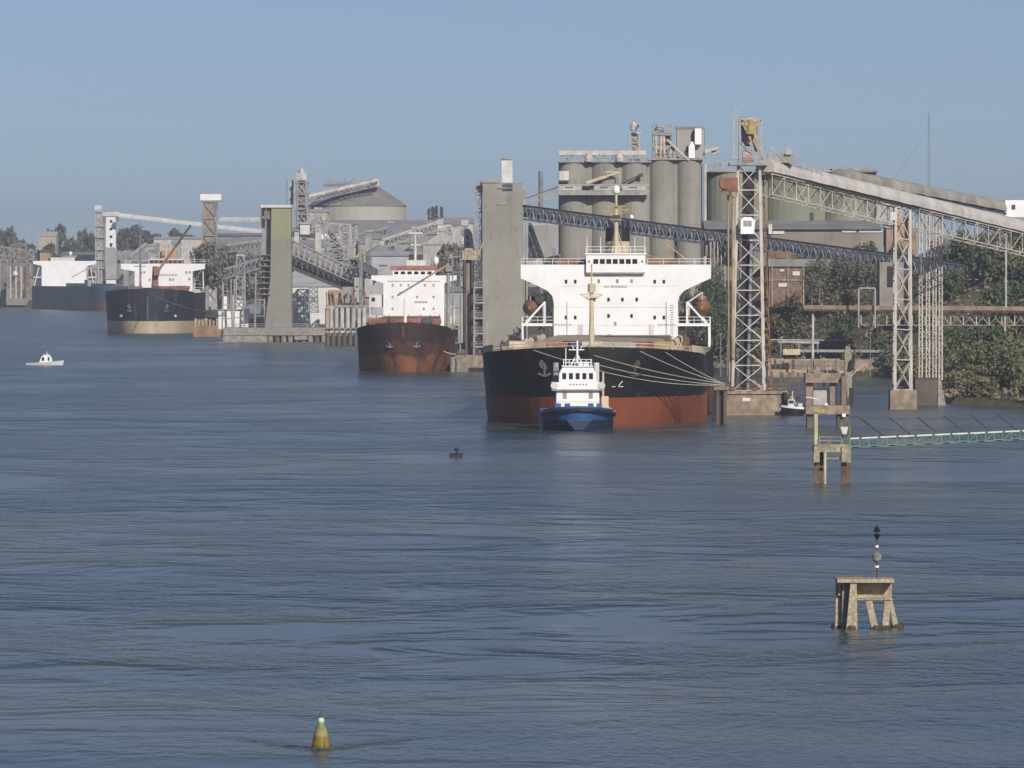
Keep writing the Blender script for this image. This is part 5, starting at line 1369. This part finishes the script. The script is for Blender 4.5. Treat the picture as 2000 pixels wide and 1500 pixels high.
# further dolphin by the loader pier
ND = DW(836)
def nx(px): return XW(px, ND)
def nz(py): return ZW(py, ND)
t = thing("berthing_dolphin", "two-storey brown concrete dolphin frame with black fender, right of the small workboat", "mooring dolphin", base(1615, ND))
q = MB(); q.box(nx(1574), nx(1660), ND, ND+5, nz(809), nz(792)); q.build("lower_deck", conc_warm, t)
q = MB(); q.box(nx(1575), nx(1645), ND+3, ND+8, nz(748), nz(730)); q.build("upper_slab", conc_warm, t)
dpc = M("dark_pink_concrete", (.22, .16, .13), .9, .25, .6, .4, (.1, .08, .06))
for a_, b_ in ((1577, 1590), (1624, 1636)): q = MB(); q.box(nx(a_), nx(b_), ND+4, ND+5, nz(792)+.003, nz(748)-.003); q.build("column", dpc, t)
q = MB(); q.box(nx(1645)+.01, nx(1656), ND+2, ND+5, nz(792)+.003, nz(735)); q.build("column", dpc, t)
q = MB(); q.box(nx(1592), nx(1622), ND+5, ND+5.2, nz(792)+.003, nz(760)); q.build("grey_sheet_wall", grey, t)
for a_ in (1584, 1640): q = MB(); q.box(nx(a_-7 if a_ < 1600 else a_-4), nx(a_+5 if a_ < 1600 else a_+18), ND+.6, ND+3.5, -1, nz(809)-.003); q.build("pile", conc_dark, t)
q = MB(); q.box(nx(1660)+.02, nx(1668), ND+1, ND+2.2, nz(795), nz(758)); q.build("fender", black, t)
q = MB(); q.box(nx(1645), nx(1652), ND-.1, ND-.01, nz(814), nz(808)); q.beam((nx(1576), ND+2, nz(776)), (nx(1602), ND+2, nz(780)), .1); q.box(nx(1612), nx(1618), ND+1.5, ND+2, nz(792)+.003, nz(788)); q.build("white_fitting", white, t)
q = MB(); q.beam((nx(1655), ND+3, nz(745)), (nx(1690), ND+3, nz(710)), .14); q.beam((nx(1648), ND+3, nz(735)), (nx(1664), ND+3, nz(760)), .14)
for px_ in (1582, 1600, 1618): q.beam((nx(px_), ND+3.2, nz(730)), (nx(px_), ND+3.2, nz(718)), .08)
q.build("crane_strut", grey, t)
t = thing("dolphin_head", "slim mossy pillar with rounded top standing behind the two-storey dolphin", "pillar", base(1656, 1180))
q = MB(); q.prism([(XW(1650, 1180), -1), (XW(1664, 1180), -1), (XW(1664, 1180), ZW(690, 1180)), (XW(1660, 1180), ZW(676, 1180)), (XW(1652, 1180), ZW(676, 1180)), (XW(1650, 1180), ZW(690, 1180))], 1180, 1182); q.build("pillar", mc, t)
q = MB(); q.beam(W(1667, 700, 1179), W(1664, 718, 1179), .7); q.build("fender", black, t)

# service walkway and old jetty behind
t = thing("service_walkway", "weathered tan service walkway on posts behind the small workboat and the dolphins", "walkway", base(1585, 1250))
q = MB(); q.beam(W(1505, 724, 1240), W(1648, 726, 1240), .5); q.beam(W(1505, 703, 1300), W(1640, 702, 1300), .3); q.build("deck", tan, t)
q = MB()
for px_ in range(1508, 1650, 17): q.beam(W(px_, 722, 1240), base(px_, 1240, -.5), .3); q.beam(W(px_, 724, 1240), W(px_, 714, 1240), .1)
q.beam(W(1505, 714, 1240), W(1648, 715, 1240), .09)
q.build("post", pm, t)
for px_ in (1514, 1549): q = MB(); q.beam(W(px_, 724, 1240), W(px_, 702, 1240), .45); q.build("dark_bollard", dark, t)
t = thing("retaining_wall", "low stained stone retaining wall along the bank behind the loader pier", "wall", base(1590, 1405))
q = MB()
for k in range(8): a_ = 1500+k*30; q.box(XW(a_, 1404), XW(a_+30, 1404)-.02, 1404-k % 2*.4, 1406, -.5, ZW(700+(k*7 % 5), 1404))
q.build("stone_wall", conc_warm, t)
q = MB(); pbox(q, 1530, 1563, 682, 693, 1398, .4); q.build("pale_board", cream, t)
t = thing("concrete_kerb_wall", "long pale concrete kerb beam across the bank behind the dolphins", "wall", W(1600, 690, 1420))
q = MB(); q.beam(W(1560, 685, 1418), W(1735, 686, 1412), .55); q.build("kerb_beam", grey, t)
t = thing("pipe_rack", "old grey pipe rack crossing the shrubs right of the loader tower", "pipe rack", W(1570, 658, 1425))
q = MB(); q.beam(W(1520, 667, 1425), W(1600, 669, 1425), .5); q.beam(W(1505, 663, 1426), W(1660, 665, 1426), .2); q.build("pipes", grey, t)
q = MB()
for px_ in (1525, 1560, 1597): q.beam(W(px_, 669, 1425), W(px_, 690, 1425), .35)
q.build("post", slate, t)

# small workboat by the pier
WD = DW(812)
t = thing("workboat", "small black-hulled workboat with white deck moored against the loader pier", "boat", base(1549, WD))
q = MB(); x0, x1 = XW(1526, WD), XW(1574, WD)
n_ = 10; vs = []
for k in range(n_+1):
    u = k/n_; y_ = WD + 3.0*(math.sin(math.pi*u)**.6); x = x0+(x1-x0)*u
    zt = .95 + .35*(1-u)
    vs += [(x+(.4*(1-2*u)), WD+1.5-(y_-WD)*.42, -.4), (x, WD+1.5-(y_-WD)*.5, zt), (x, WD+1.5+(y_-WD)*.5, zt), (x+(.4*(1-2*u)), WD+1.5+(y_-WD)*.42, -.4)]
q.add(vs, [(4*k+j, 4*k+4+j, 4*k+5+j, 4*k+1+j) for k in range(n_) for j in range(3)])
recalc(q.build("hull", black, t))
q = MB(); q.path([(v[0], v[1], v[2]+.12) for v in vs[1::4]], .2, 6); q.box(x0+.6, x1-.5, WD+.6, WD+2.4, .95, 1.3); q.build("white_gunwale", white, t)
q = MB(); q.box(XW(1540, WD), XW(1552, WD), WD+.8, WD+2.2, 1.3, 2.5); q.box(XW(1560, WD), XW(1568, WD), WD+1, WD+2.2, 1.3, 1.9); q.build("wheelhouse", dirty_white, t)
q = MB(); q.box(XW(1541, WD), XW(1551, WD), WD+.74, WD+.8, 1.9, 2.35); q.box(XW(1535, WD), XW(1542, WD), WD+1, WD+1.4, 2.5, 2.9); q.box(XW(1556, WD), XW(1564, WD), WD+1, WD+1.4, 2.5, 2.9); q.build("window_band", black, t)
q = MB(); q.beam((XW(1548, WD), WD+1.5, 1.3), (XW(1549, WD), WD+1.5, 3.8), .16); q.beam((XW(1548, WD), WD+1.5, 3.0), (XW(1559, WD), WD+1.5, 1.4), .1); q.beam((XW(1547, WD), WD+1.5, 3.0), (XW(1537, WD), WD+1.5, 1.4), .1); q.build("mast", cream, t)

# white motorboat far left
VD = DW(713)
t = thing("motorboat", "small white motor cruiser with a rounded cabin alone on the river at left", "boat", base(86, VD))
q = MB(); x0, x1 = XW(50, VD), XW(124, VD); vs = []
for k in range(13):
    u = k/12; b = 1.5*(math.sin(math.pi*min(1, u*.72+.28))**.7 if u < 1 else 0); b = max(b, .05); x = x0+(x1-x0)*u; zt = .62+.5*u*u-.15*(1-u)
    vs += [(x-.35*u, VD+1.5-b*.75, -.3), (x, VD+1.5-b, zt), (x, VD+1.5+b, zt), (x-.35*u, VD+1.5+b*.75, -.3)]
q.add(vs, [(4*k+j, 4*k+4+j, 4*k+5+j, 4*k+1+j) for k in range(12) for j in range(3)] + [(0,1,2,3)])
recalc(q.build("hull", M("offwhite_gelcoat", (.52, .53, .52), .5, .08), t))
q = MB(); q.prism([(XW(76, VD), .6), (XW(101, VD), .6), (XW(100, VD), 1.7), (XW(96, VD), 2.25), (XW(84, VD), 2.3), (XW(80, VD), 1.9)], VD+.5, VD+2.5); cab = q.build("cabin", white, t)
for a_, w_ in ((83.5, 5), (94.5, 3.5)): q = MB(); q.box(XW(a_-w_/2, VD), XW(a_+w_/2, VD), VD+.44, VD+.5, 1.0, 1.85); q.build("window", glass, cab)
q = MB(); q.tube((XW(91, VD), VD+1.5, 2.25), (XW(91, VD), VD+1.5, 3.2), .06, n=5); q.beam((XW(84, VD), VD+1, 2.45), (XW(97, VD), VD+1, 2.45), .12); q.build("radar_arch", white, t)

# dark mooring buoy mid river
KB = W(891, 893, DW(893))
t = thing("mooring_buoy", "small dark low mooring buoy with a stubby knob in mid river", "buoy", (KB.x, KB.y, 0))
q = MB(); q.tube((-.8, 0, .08), (.8, 0, .08), .42, n=12); q.build("float", black, t, False)
q = MB(); q.tube((.05, 0, .3), (.05, 0, .95), .12, n=6); q.lathe((.05, 0, .75), [(.1, 0), (.3, .12), (.28, .32), (.08, .4)], 10); q.build("knob", black, t, False)

# mooring lines
def line(label, a, b, sag=.6, r=.055, via=None):
    a, b = Vector(a), Vector(b); st = Vector(via) if via else a; t = ([a] if via else []) + [st.lerp(b, k/10) - Vector((0, 0, sag*4*(k/10)*(1-k/10))) for k in range(11)]
    q = MB(); q.path(t, r, 5); o = q.build("mooring_line", rope); tag(o, label, "rope", "mooring lines of the big ship")
MP = 977.0
t = thing("breasting_dolphin", "slim dark timber dolphin at the right shoulder of the big ship's bow", "mooring dolphin", base(1408, MP))
for px_, dy in ((1401, 0), (1416, .2), (1408, 1.2)):
    q = MB(); q.tube(base(px_, MP+dy, -1), W(px_, 762, MP+dy), .32, n=8); q.build("pile", conc_dark, t)
q = MB(); q.box(XW(1395, MP), XW(1423, MP), MP-.4, MP+1.7, ZW(762, MP)+.01, ZW(755, MP)); q.tube(W(1412, 755, MP+.5), W(1412, 747, MP+.5), .3, n=8); q.build("cap_and_bollard", conc_warm, t)
q = MB(); q.box(XW(1390, MP), XW(1396, MP), MP, MP+1, .2, ZW(770, MP)); q.build("rubber_fender", black, t)
PB1 = tuple(W(1412, 752, MP+.1)); PB2 = tuple(W(1412, 749, MP+.1))
line("long rope from the big ship's left bow passing behind the tug to the timber dolphin", W(1042, 684, 972.6), PB1, .9, via=W(1128, 712, 968.6))
line("upper rope from the big ship's stem to the timber dolphin", W(1160, 694, 968.9), PB2, .4)
line("lower rope slanting from beside the tug's wheelhouse to the timber dolphin", W(1150, 708, 968.7), PB1, .5)
line("rope from the right bow rail of the big ship down to the timber dolphin", W(1250, 686, 971.2), PB2, .3)
line("rope nearest the right side of the big ship's bow, highest of the set", W(1300, 688, 973.6), PB2, .2)
def line3(label, a, b):
    q = MB(); a, b = Vector(a), Vector(b); q.path([a.lerp(b, k/8) - Vector((0, 0, 1.2*4*(k/8)*(1-k/8))) for k in range(9)], .13, 4); o = q.build("mooring_line", rope); tag(o, label, "rope")
line3("pale rope from the black ship's bow to the quay by the white hut", W(290, 573, 2356), W(428, 612, 2115))
line3("thin rope running from the rusty ship's bow to the quay block", W(815, 645, 1475), W(890, 692, 1480))

# ---------------------------------------------------------------- trees and shrubs
def leafmat(name, c, var=.25):
    return M(name, c, .9, var, .5, 0, fine=1.5)
lm = [leafmat("olive_leaves", (.135, .138, .070)), leafmat("dark_green_leaves", (.080, .105, .055)), leafmat("yellowing_leaves", (.17, .145, .07)),
      leafmat("dry_brown_leaves", (.22, .17, .125)), leafmat("grey_green_leaves", (.125, .13, .09))]
bark = M("grey_bark", (.16, .13, .10), .9, .3, 1)
def make_tree(name, seed, h, r, m, n=620, leaf=.55, trunk=.22, dome=.8, narrow=False, group=None, label="", cat="tree"):
    rr = random.Random(seed)
    t = thing(name, label, cat, (0, 0, 0), 0, group)
    q = MB(); lean = Vector((rr.uniform(-.1, .1)*h, rr.uniform(-.1, .1)*h, h*.62))
    q.tube((0,0,-1), lean*.5, trunk, trunk*.75, n=6); q.tube(lean*.5, lean, trunk*.75, trunk*.4, n=6)
    blobs = []
    nb = 9 if not narrow else 6
    for k in range(nb):
        an = rr.uniform(0, 6.28); rad = rr.uniform(.15, .75)*r*(0.4 if narrow else 1)
        zc = h*rr.uniform(.3, .88); c = Vector((math.cos(an)*rad, math.sin(an)*rad, zc)); blobs.append((c, r*rr.uniform(.32, .55)*(1.15-.4*abs(zc/h-.5))))
        q.tube(lean*rr.uniform(.35, .9), c, trunk*.35, trunk*.1, n=4, cap=False)
    blobs.append((Vector((0, 0, h*.86)), r*.42))
    q.build("trunk", bark, t, False)
    q = MB()
    for k in range(n):
        c, br = blobs[rr.randrange(len(blobs))]
        d = Vector((rr.gauss(0,1), rr.gauss(0,1), rr.gauss(0,1))).normalized() * br * rr.uniform(.55, 1.12)
        p = c + Vector((d.x, d.y, d.z*dome))
        if p.z < .15: p.z = rr.uniform(.1, .6)
        a = Vector((rr.gauss(0,1), rr.gauss(0,1), rr.gauss(0,.8))).normalized(); b = a.cross(Vector((rr.gauss(0,1), rr.gauss(0,1), rr.gauss(0,1)))).normalized()
        s = leaf*rr.uniform(.5, 1.2)
        q.add([p - a*s - b*s*.3, p - b*s*.8, p + a*s*1.1 + b*s*.2, p + b*s*.7], [(0,1,2,3)])
    q.build("crown", m, t, False)
    return t
GRP = {}
protos = []
specs = [("bank_tree", 6.5, 4.2, 0, "olive-green leafy tree on the right bank", "olive trees on the right bank"),
         ("bank_tree", 8.5, 4.4, 1, "dark green dense tree on the right bank", "dark trees on the right bank"),
         ("bank_tree", 5.2, 3.8, 2, "yellowing round shrub tree low on the right bank", "yellowing shrub trees on the right bank"),
         ("dry_shrub", 4.0, 3.6, 3, "brown half-bare shrub on the right bank", "brown shrubs on the right bank"),
         ("bank_tree", 6.0, 4.4, 4, "grey-green loose tree on the right bank", "grey-green trees on the right bank")]
for i, (nm, h_, r_, mi, lab, grp) in enumerate(specs):
    protos.append([make_tree(nm, 20+i, h_, r_, lm[mi], n=900 if mi != 3 else 520, leaf=.42, group=grp, label=lab, cat="tree" if nm == "bank_tree" else "shrub"), False])
def put(pi, x, y, z, s, rz):
    pr = protos[pi]
    if not pr[1]: o = pr[0]; pr[1] = True
    else: o = copy_tree(pr[0])
    px_ = 1000 + x*F/y
    zone = ("behind the loader tower" if px_ < 1600 else "behind the dolphins" if px_ < 1735 else "behind the slim support tower and trestle" if px_ < 1850 else "at the right edge below the pipe bridge" if z < 9 else "at the right edge above the pipe bridge")
    o['label'] = specs[pi][4].replace(" low on the right bank", "").replace(" on the right bank", "") + " " + zone
    o['group'] = specs[pi][5].replace("on the right bank", zone)
    o.location = (x, y, z); o.rotation_euler = (0, 0, rz); o.scale = (s, s, s*random.Random(int(x*10+y)).uniform(.85, 1.15))
    return o
rr = random.Random(42)
def inland(sx, sy, s): return sx + D_IN.x*s, sy + D_IN.y*s, hgt(sy, s)
placed = []
# slope right of the support towers, then the bank behind the dolphins
def shore_pt(y):
    for (x0, y0), (x1, y1) in zip(SHORE, SHORE[1:]):
        if y0 <= y <= y1: return x0 + (x1-x0)*(y-y0)/(y1-y0), y
segs = [(1080, 1400, 118), (1400, 1500, 46)]
for ya, yb, n in segs:
    k = 0; tries = 0
    while k < n and tries < 4000:
        tries += 1
        y = rr.uniform(ya, yb); s = rr.uniform(2.0, 64)
        x0, y0 = shore_pt(y); x, yy, z = inland(x0, y0, s)
        if abs(x/yy) > .083: continue
        px_ = 1000 + x*F/yy
        if 1735 < px_ < 1850 and s < 3: continue
        if px_ < 1500 and s < 12: continue
        if any((x-a)**2 + (yy-b)**2 < 10 for a, b in placed): continue
        placed.append((x, yy))
        if s < 16: pi = rr.choice([0, 2, 2, 4, 0, 3])
        elif s < 40: pi = rr.choice([0, 1, 2, 3, 4, 4, 3] if y > 1400 else [0, 1, 0, 2, 1])
        else: pi = rr.choice([1, 1, 0, 4])
        if px_ > 1560 and yy < 1215 and ZW(642, yy) - z < 2.5: continue
        sc2 = rr.uniform(.7, 1.15) * (.8 if s < 10 else 1) * (.72 if (px_ < 1800 and s > 30) else 1)
        if px_ > 1560 and yy < 1215: sc2 = min(sc2, (ZW(642, yy) - z) / specs[pi][1])
        put(pi, x, yy, z-.3, sc2, rr.uniform(0, 6.28)); k += 1
for pr in protos:
    if not pr[1]: bpy.data.objects.remove(pr[0])
# undergrowth as one mass
def undergrowth():
    q = MB(); r2 = random.Random(77)
    for k in range(21000):
        y = r2.uniform(1085, 1500); s = r2.uniform(.6, 66); x0, y0 = shore_pt(y); x, yy, z = inland(x0, y0, s)
        if abs(x/yy) > .083: continue
        p = Vector((x, yy, z + r2.uniform(0, .9))); a = Vector((r2.gauss(0,1), r2.gauss(0,1), r2.gauss(0,.6))).normalized(); b = a.cross(Vector((r2.gauss(0,1), r2.gauss(0,1), r2.gauss(0,1)))).normalized(); sz = r2.uniform(.25, .7)
        q.add([p-a*sz, p-b*sz*.6, p+a*sz, p+b*sz*.6], [(0,1,2,3)])
    o = q.build("undergrowth", leafmat("scrub_leaves", (.18, .155, .095))); tag(o, "low tangled scrub covering the slope of the right bank", "undergrowth", None, "stuff")
undergrowth()

# mid and far trees
farm = leafmat("far_tree_leaves", (.10, .11, .08)); farm2 = leafmat("far_grey_leaves", (.17, .16, .13))
def far_group(specs_, grp, label, seed, m, name="far_tree", narrow=False, ls=1.1):
    t0 = None
    r3 = random.Random(seed)
    for px_, ptop, pbot, Y_, wpx in specs_:
        zb_ = ZW(pbot, Y_); h_ = ZW(ptop, Y_) - zb_
        if t0 is None:
            t0 = make_tree(name, seed, 16, 7, m, n=700, leaf=ls, trunk=.5, dome=.9, narrow=narrow, group=grp, label=label); o = t0
        else: o = copy_tree(t0)
        sxy = (wpx/2*Y_/F) / 7
        o.location = (XW(px_, Y_), Y_, zb_); o.scale = (sxy, sxy, h_/16); o.rotation_euler = (0, 0, r3.uniform(0, 6.28))
far_group([(20, 447, 520, 4400, 46), (44, 470, 520, 4380, 40), (96, 452, 520, 4350, 40), (118, 440, 520, 4330, 44), (140, 466, 520, 4320, 40), (165, 450, 520, 4350, 36), (178, 456, 522, 4340, 34),
           (62, 478, 525, 4300, 40), (5, 472, 525, 4400, 40), (100, 476, 530, 4250, 46), (150, 478, 530, 4260, 46)],
          "hazy trees on the far left skyline", "hazy dark tree on the far left skyline above the farthest ship", 31, farm)
far_group([(240, 448, 500, 4000, 36), (262, 442, 500, 4010, 34), (285, 452, 500, 3990, 34), (305, 458, 500, 3990, 36), (338, 448, 500, 4050, 26), (352, 456, 500, 4020, 30), (372, 460, 500, 4000, 30)],
          "hazy trees below the long white gallery", "hazy tree seen below the long white gallery, behind the black ship", 33, farm)
far_group([(392, 482, 560, 2700, 44), (414, 474, 560, 2690, 44), (436, 480, 560, 2700, 44), (455, 486, 560, 2680, 40), (400, 510, 580, 2650, 50), (430, 512, 580, 2640, 50), (476, 496, 560, 2600, 44), (500, 500, 560, 2590, 40), (480, 530, 590, 2500, 44), (448, 536, 590, 2480, 44), (505, 535, 590, 2450, 40)],
          "grey-green trees left of the greenish tower", "grey-green tree behind the quay left of the greenish tower", 35, farm2)
far_group([(845, 404, 440, 3000, 14), (853, 402, 440, 3000, 12), (862, 404, 440, 3000, 12), (838, 407, 440, 3000, 10)], "skyline poplars above the roofs", "slim dark tree on the skyline above the pale roofs", 37, farm, narrow=True)
far_group([(872, 478, 560, 1760, 44), (895, 486, 570, 1750, 34), (706, 520, 580, 2200, 30), (862, 500, 580, 1740, 40)], "dark trees behind the rusty ship", "dark tree behind the rusty ship's bridge", 39, farm2)
far_group([(1398, 520, 640, 1430, 50), (1380, 540, 640, 1425, 46), (1410, 560, 640, 1415, 46), (1075, 560, 660, 1560, 40), (1058, 572, 660, 1560, 40), (1340, 560, 660, 1440, 40), (1362, 575, 660, 1430, 44), (1420, 590, 690, 1400, 40), (1392, 600, 690, 1400, 44)],
          "dark trees beside the big ship's bridge", "dark tree standing behind the big ship's lifeboats", 41, lm[1], name="bank_tree", ls=.7)
far_group([(1870, 470, 500, 1560, 80), (1925, 462, 500, 1540, 90), (1985, 458, 500, 1500, 90)], "dark green trees on top of the right bank", "dark green tree on top of the right bank under the big gallery", 43, lm[1], name="bank_tree", ls=.7)

# small clutter of the terminal
rr = random.Random(51)
def clutter(n, p0, p1, y0, y1, Y0, Y1, name, lab, cat, grp, seed, mats, wmax=16, hmax=10):
    r4 = random.Random(seed)
    for k in range(n):
        px_, py_, Y_ = r4.uniform(p0, p1), r4.uniform(y0, y1), r4.uniform(Y0, Y1)
        w_, h_ = r4.uniform(.35, 1)*wmax, r4.uniform(.4, 1)*hmax
        t = thing(name, lab, cat, W(px_, py_, Y_), 0, grp)
        q = MB(); q.box(XW(px_-w_/2, Y_), XW(px_+w_/2, Y_), Y_, Y_+5, min(ZW(py_+8, Y_), max(0, on_land(px_, Y_))-.6), ZW(py_-h_, Y_)); q.build("wall", r4.choice(mats), t)
        x0, x1 = XW(px_-w_/2, Y_)-.3, XW(px_+w_/2, Y_)+.3; ze = ZW(py_-h_, Y_)+.02
        q = MB(); q.prismx([(Y_-.4, ze), (Y_+5.4, ze), (Y_+2.5, ze+r4.uniform(.6, 2.2))], x0, x1); recalc(q.build("roof", r4.choice([roofm, roofd, lt]), t))
        if k % 2: q = MB(); pbox(q, px_-w_*.2, px_+w_*.1, py_-h_*.6, py_-h_*.2, Y_-.1, .09); q.build("window", slate, t)
clutter(16, 800, 915, 440, 500, 2080, 2480, "small_shed", "small pale shed among the roofs right of the rusty ship's radar mast", "shed", "small sheds on the slope", 1, [grey, pale, mid, lw], 18, 9)
clutter(12, 575, 760, 440, 505, 2290, 2320, "plant_hut", "small grey plant hut among the conveyors above the quay", "hut", "plant huts above the quay", 2, [mid, grey, pale], 14, 9)
clutter(10, 235, 500, 478, 520, 2950, 3100, "plant_hut", "small pale terminal hut behind the black ship's bridge", "hut", "huts behind the black ship", 3, [grey, pale, lw, mid], 20, 9)
clutter(8, 0, 66, 530, 570, 4010, 4030, "plant_hut", "small brownish hut behind the far left jetty", "hut", "huts at the far jetty", 4, [mid, tan, grey], 14, 12)
for i, (a, b_, c, d_, Y_, lab) in enumerate((
        (575, 448, 640, 424, 2440, "grey lattice conveyor rising behind the dark elevator tower to the round silos"),
        (640, 470, 760, 446, 2500, "low grey conveyor crossing in front of the broad shed roof"),
        (745, 470, 862, 432, 2450, "thin conveyor rising right above the mottled roof"),
        (800, 486, 905, 446, 2300, "short pale conveyor left of the tall plain grey tower"),
        (690, 506, 735, 530, 2120, "dark short conveyor beside the leaning loader"),
        (250, 504, 292, 470, 3890, "dark inclined conveyor right of the white stair tower"),
        (440, 480, 512, 470, 2650, "faint conveyor behind the trees left of the greenish tower"))):
    t = thing("inclined_conveyor", lab, "conveyor", W(a, b_, Y_)); q = MB(); truss(q, W(a, b_, Y_), W(c, d_, Y_+20), 2.6, 2.6, 8, .4, .28, True); q.build("truss_girder", [mid, slate, grey][i % 3], t)
    q = MB(); q.beam(W(a, b_-1, Y_), W(c, d_-1, Y_+20), .9); q.build("belt_cover", [grey, mid, pale][i % 3], t)
    q = MB(); p = W(a, b_, Y_).lerp(W(c, d_, Y_+20), .6); q.beam(p, p-Vector((0,0,9)), .6); q.build("support_post", mid, t)
for i, (px_, pt, pb, Y_, w_) in enumerate(((622, 408, 470, 2480, 3.2), (690, 440, 500, 2460, 3), (764, 436, 490, 2480, 2.6), (812, 446, 500, 2380, 3), (893, 440, 500, 2300, 3), (935, 450, 560, 1700, 2), (470, 500, 600, 2180, 3), (748, 520, 590, 2010, 3), (612, 560, 610, 2100, 3))):
    t = thing("lattice_mast", "slim grey lattice tower among the terminal roofs", "tower", W(px_, pb, Y_), 0, "lattice towers among the roofs"); q = MB()
    lattice(q, quad(XW(px_, Y_), Y_, w_, w_, ZW(pb, Y_)), quad(XW(px_, Y_), Y_, w_*.8, w_*.8, ZW(pt, Y_)), 5, .4, .28); q.build("frame", [mid, grey, slate][i % 3], t)
    q = MB(); pbox(q, px_-w_*2.6, px_+w_*2.6, pt-3, pt, Y_-1.5, 3); q.build("head_platform", [pale, rust, grey][i % 3], t)
def masts(n, p0, p1, y0, y1, yb, Y_, lab, grp, seed, m, r=.22):
    r4 = random.Random(seed)
    for k in range(n):
        px_, py_ = r4.uniform(p0, p1), r4.uniform(y0, y1); t = thing("lamp_mast", lab, "mast", W(px_, yb, Y_), 0, grp)
        q = MB(); q.tube(W(px_, yb, Y_), W(px_, py_, Y_), r, r*.7, n=6); q.build("pole", m, t)
        q = MB(); q.beam(W(px_-3, py_, Y_), W(px_+3, py_, Y_), r*1.8); q.build("lamp_bar", m, t)
masts(9, 700, 930, 455, 520, 600, 1900, "thin grey lamp mast on the quay behind the rusty ship", "masts behind the rusty ship", 5, mid)
masts(6, 245, 420, 470, 500, 560, 2800, "thin pale mast on the quay behind the black ship", "masts behind the black ship", 6, grey, .3)
masts(7, 1380, 1700, 640, 690, 735, 1380, "short dark post on the bank behind the dolphins", "posts on the bank", 8, slate, .12)
masts(5, 1570, 1640, 690, 705, 732, 1235, "thin railing post mast beside the service walkway", "posts by the walkway", 9, mid, .08)

far_group([(1838, 462, 525, 1570, 60), (1880, 450, 525, 1590, 70), (1915, 455, 525, 1600, 60), (1950, 446, 525, 1590, 70), (1990, 450, 525, 1570, 60), (1850, 488, 540, 1480, 60), (1905, 482, 540, 1470, 60), (1965, 478, 540, 1460, 70)],
          "brown trees on top of the right bank", "bare brownish tree on the right hilltop under the big gallery", 45, lm[3], name="bank_tree", ls=.7)
far_group([(1600, 505, 585, 1455, 60), (1640, 500, 590, 1460, 60), (1680, 508, 590, 1455, 60), (1585, 535, 600, 1440, 50), (1705, 520, 600, 1440, 50)],
          "grey-brown trees beside the brick building", "grey-brown tree between the brick building and the pump house", 47, lm[4], name="bank_tree", ls=.6)

# ---------------------------------------------------------------- haze
def haze():
    q = MB(); q.box(-900, 900, -40, 6200, -3.2, 75)
    m = bpy.data.materials.new("pale_air"); m.use_nodes = True; n = m.node_tree; n.nodes.clear()
    o = n.nodes.new("ShaderNodeOutputMaterial"); v = n.nodes.new("ShaderNodeVolumePrincipled")
    v.inputs['Color'].default_value = (.71, .765, .87, 1); v.inputs['Density'].default_value = HAZE; v.inputs['Anisotropy'].default_value = .2
    n.links.new(v.outputs[0], o.inputs['Volume'])
    ob = q.build("haze", m); tag(ob, kind='stuff')
HAZE = 1.15e-4
haze()
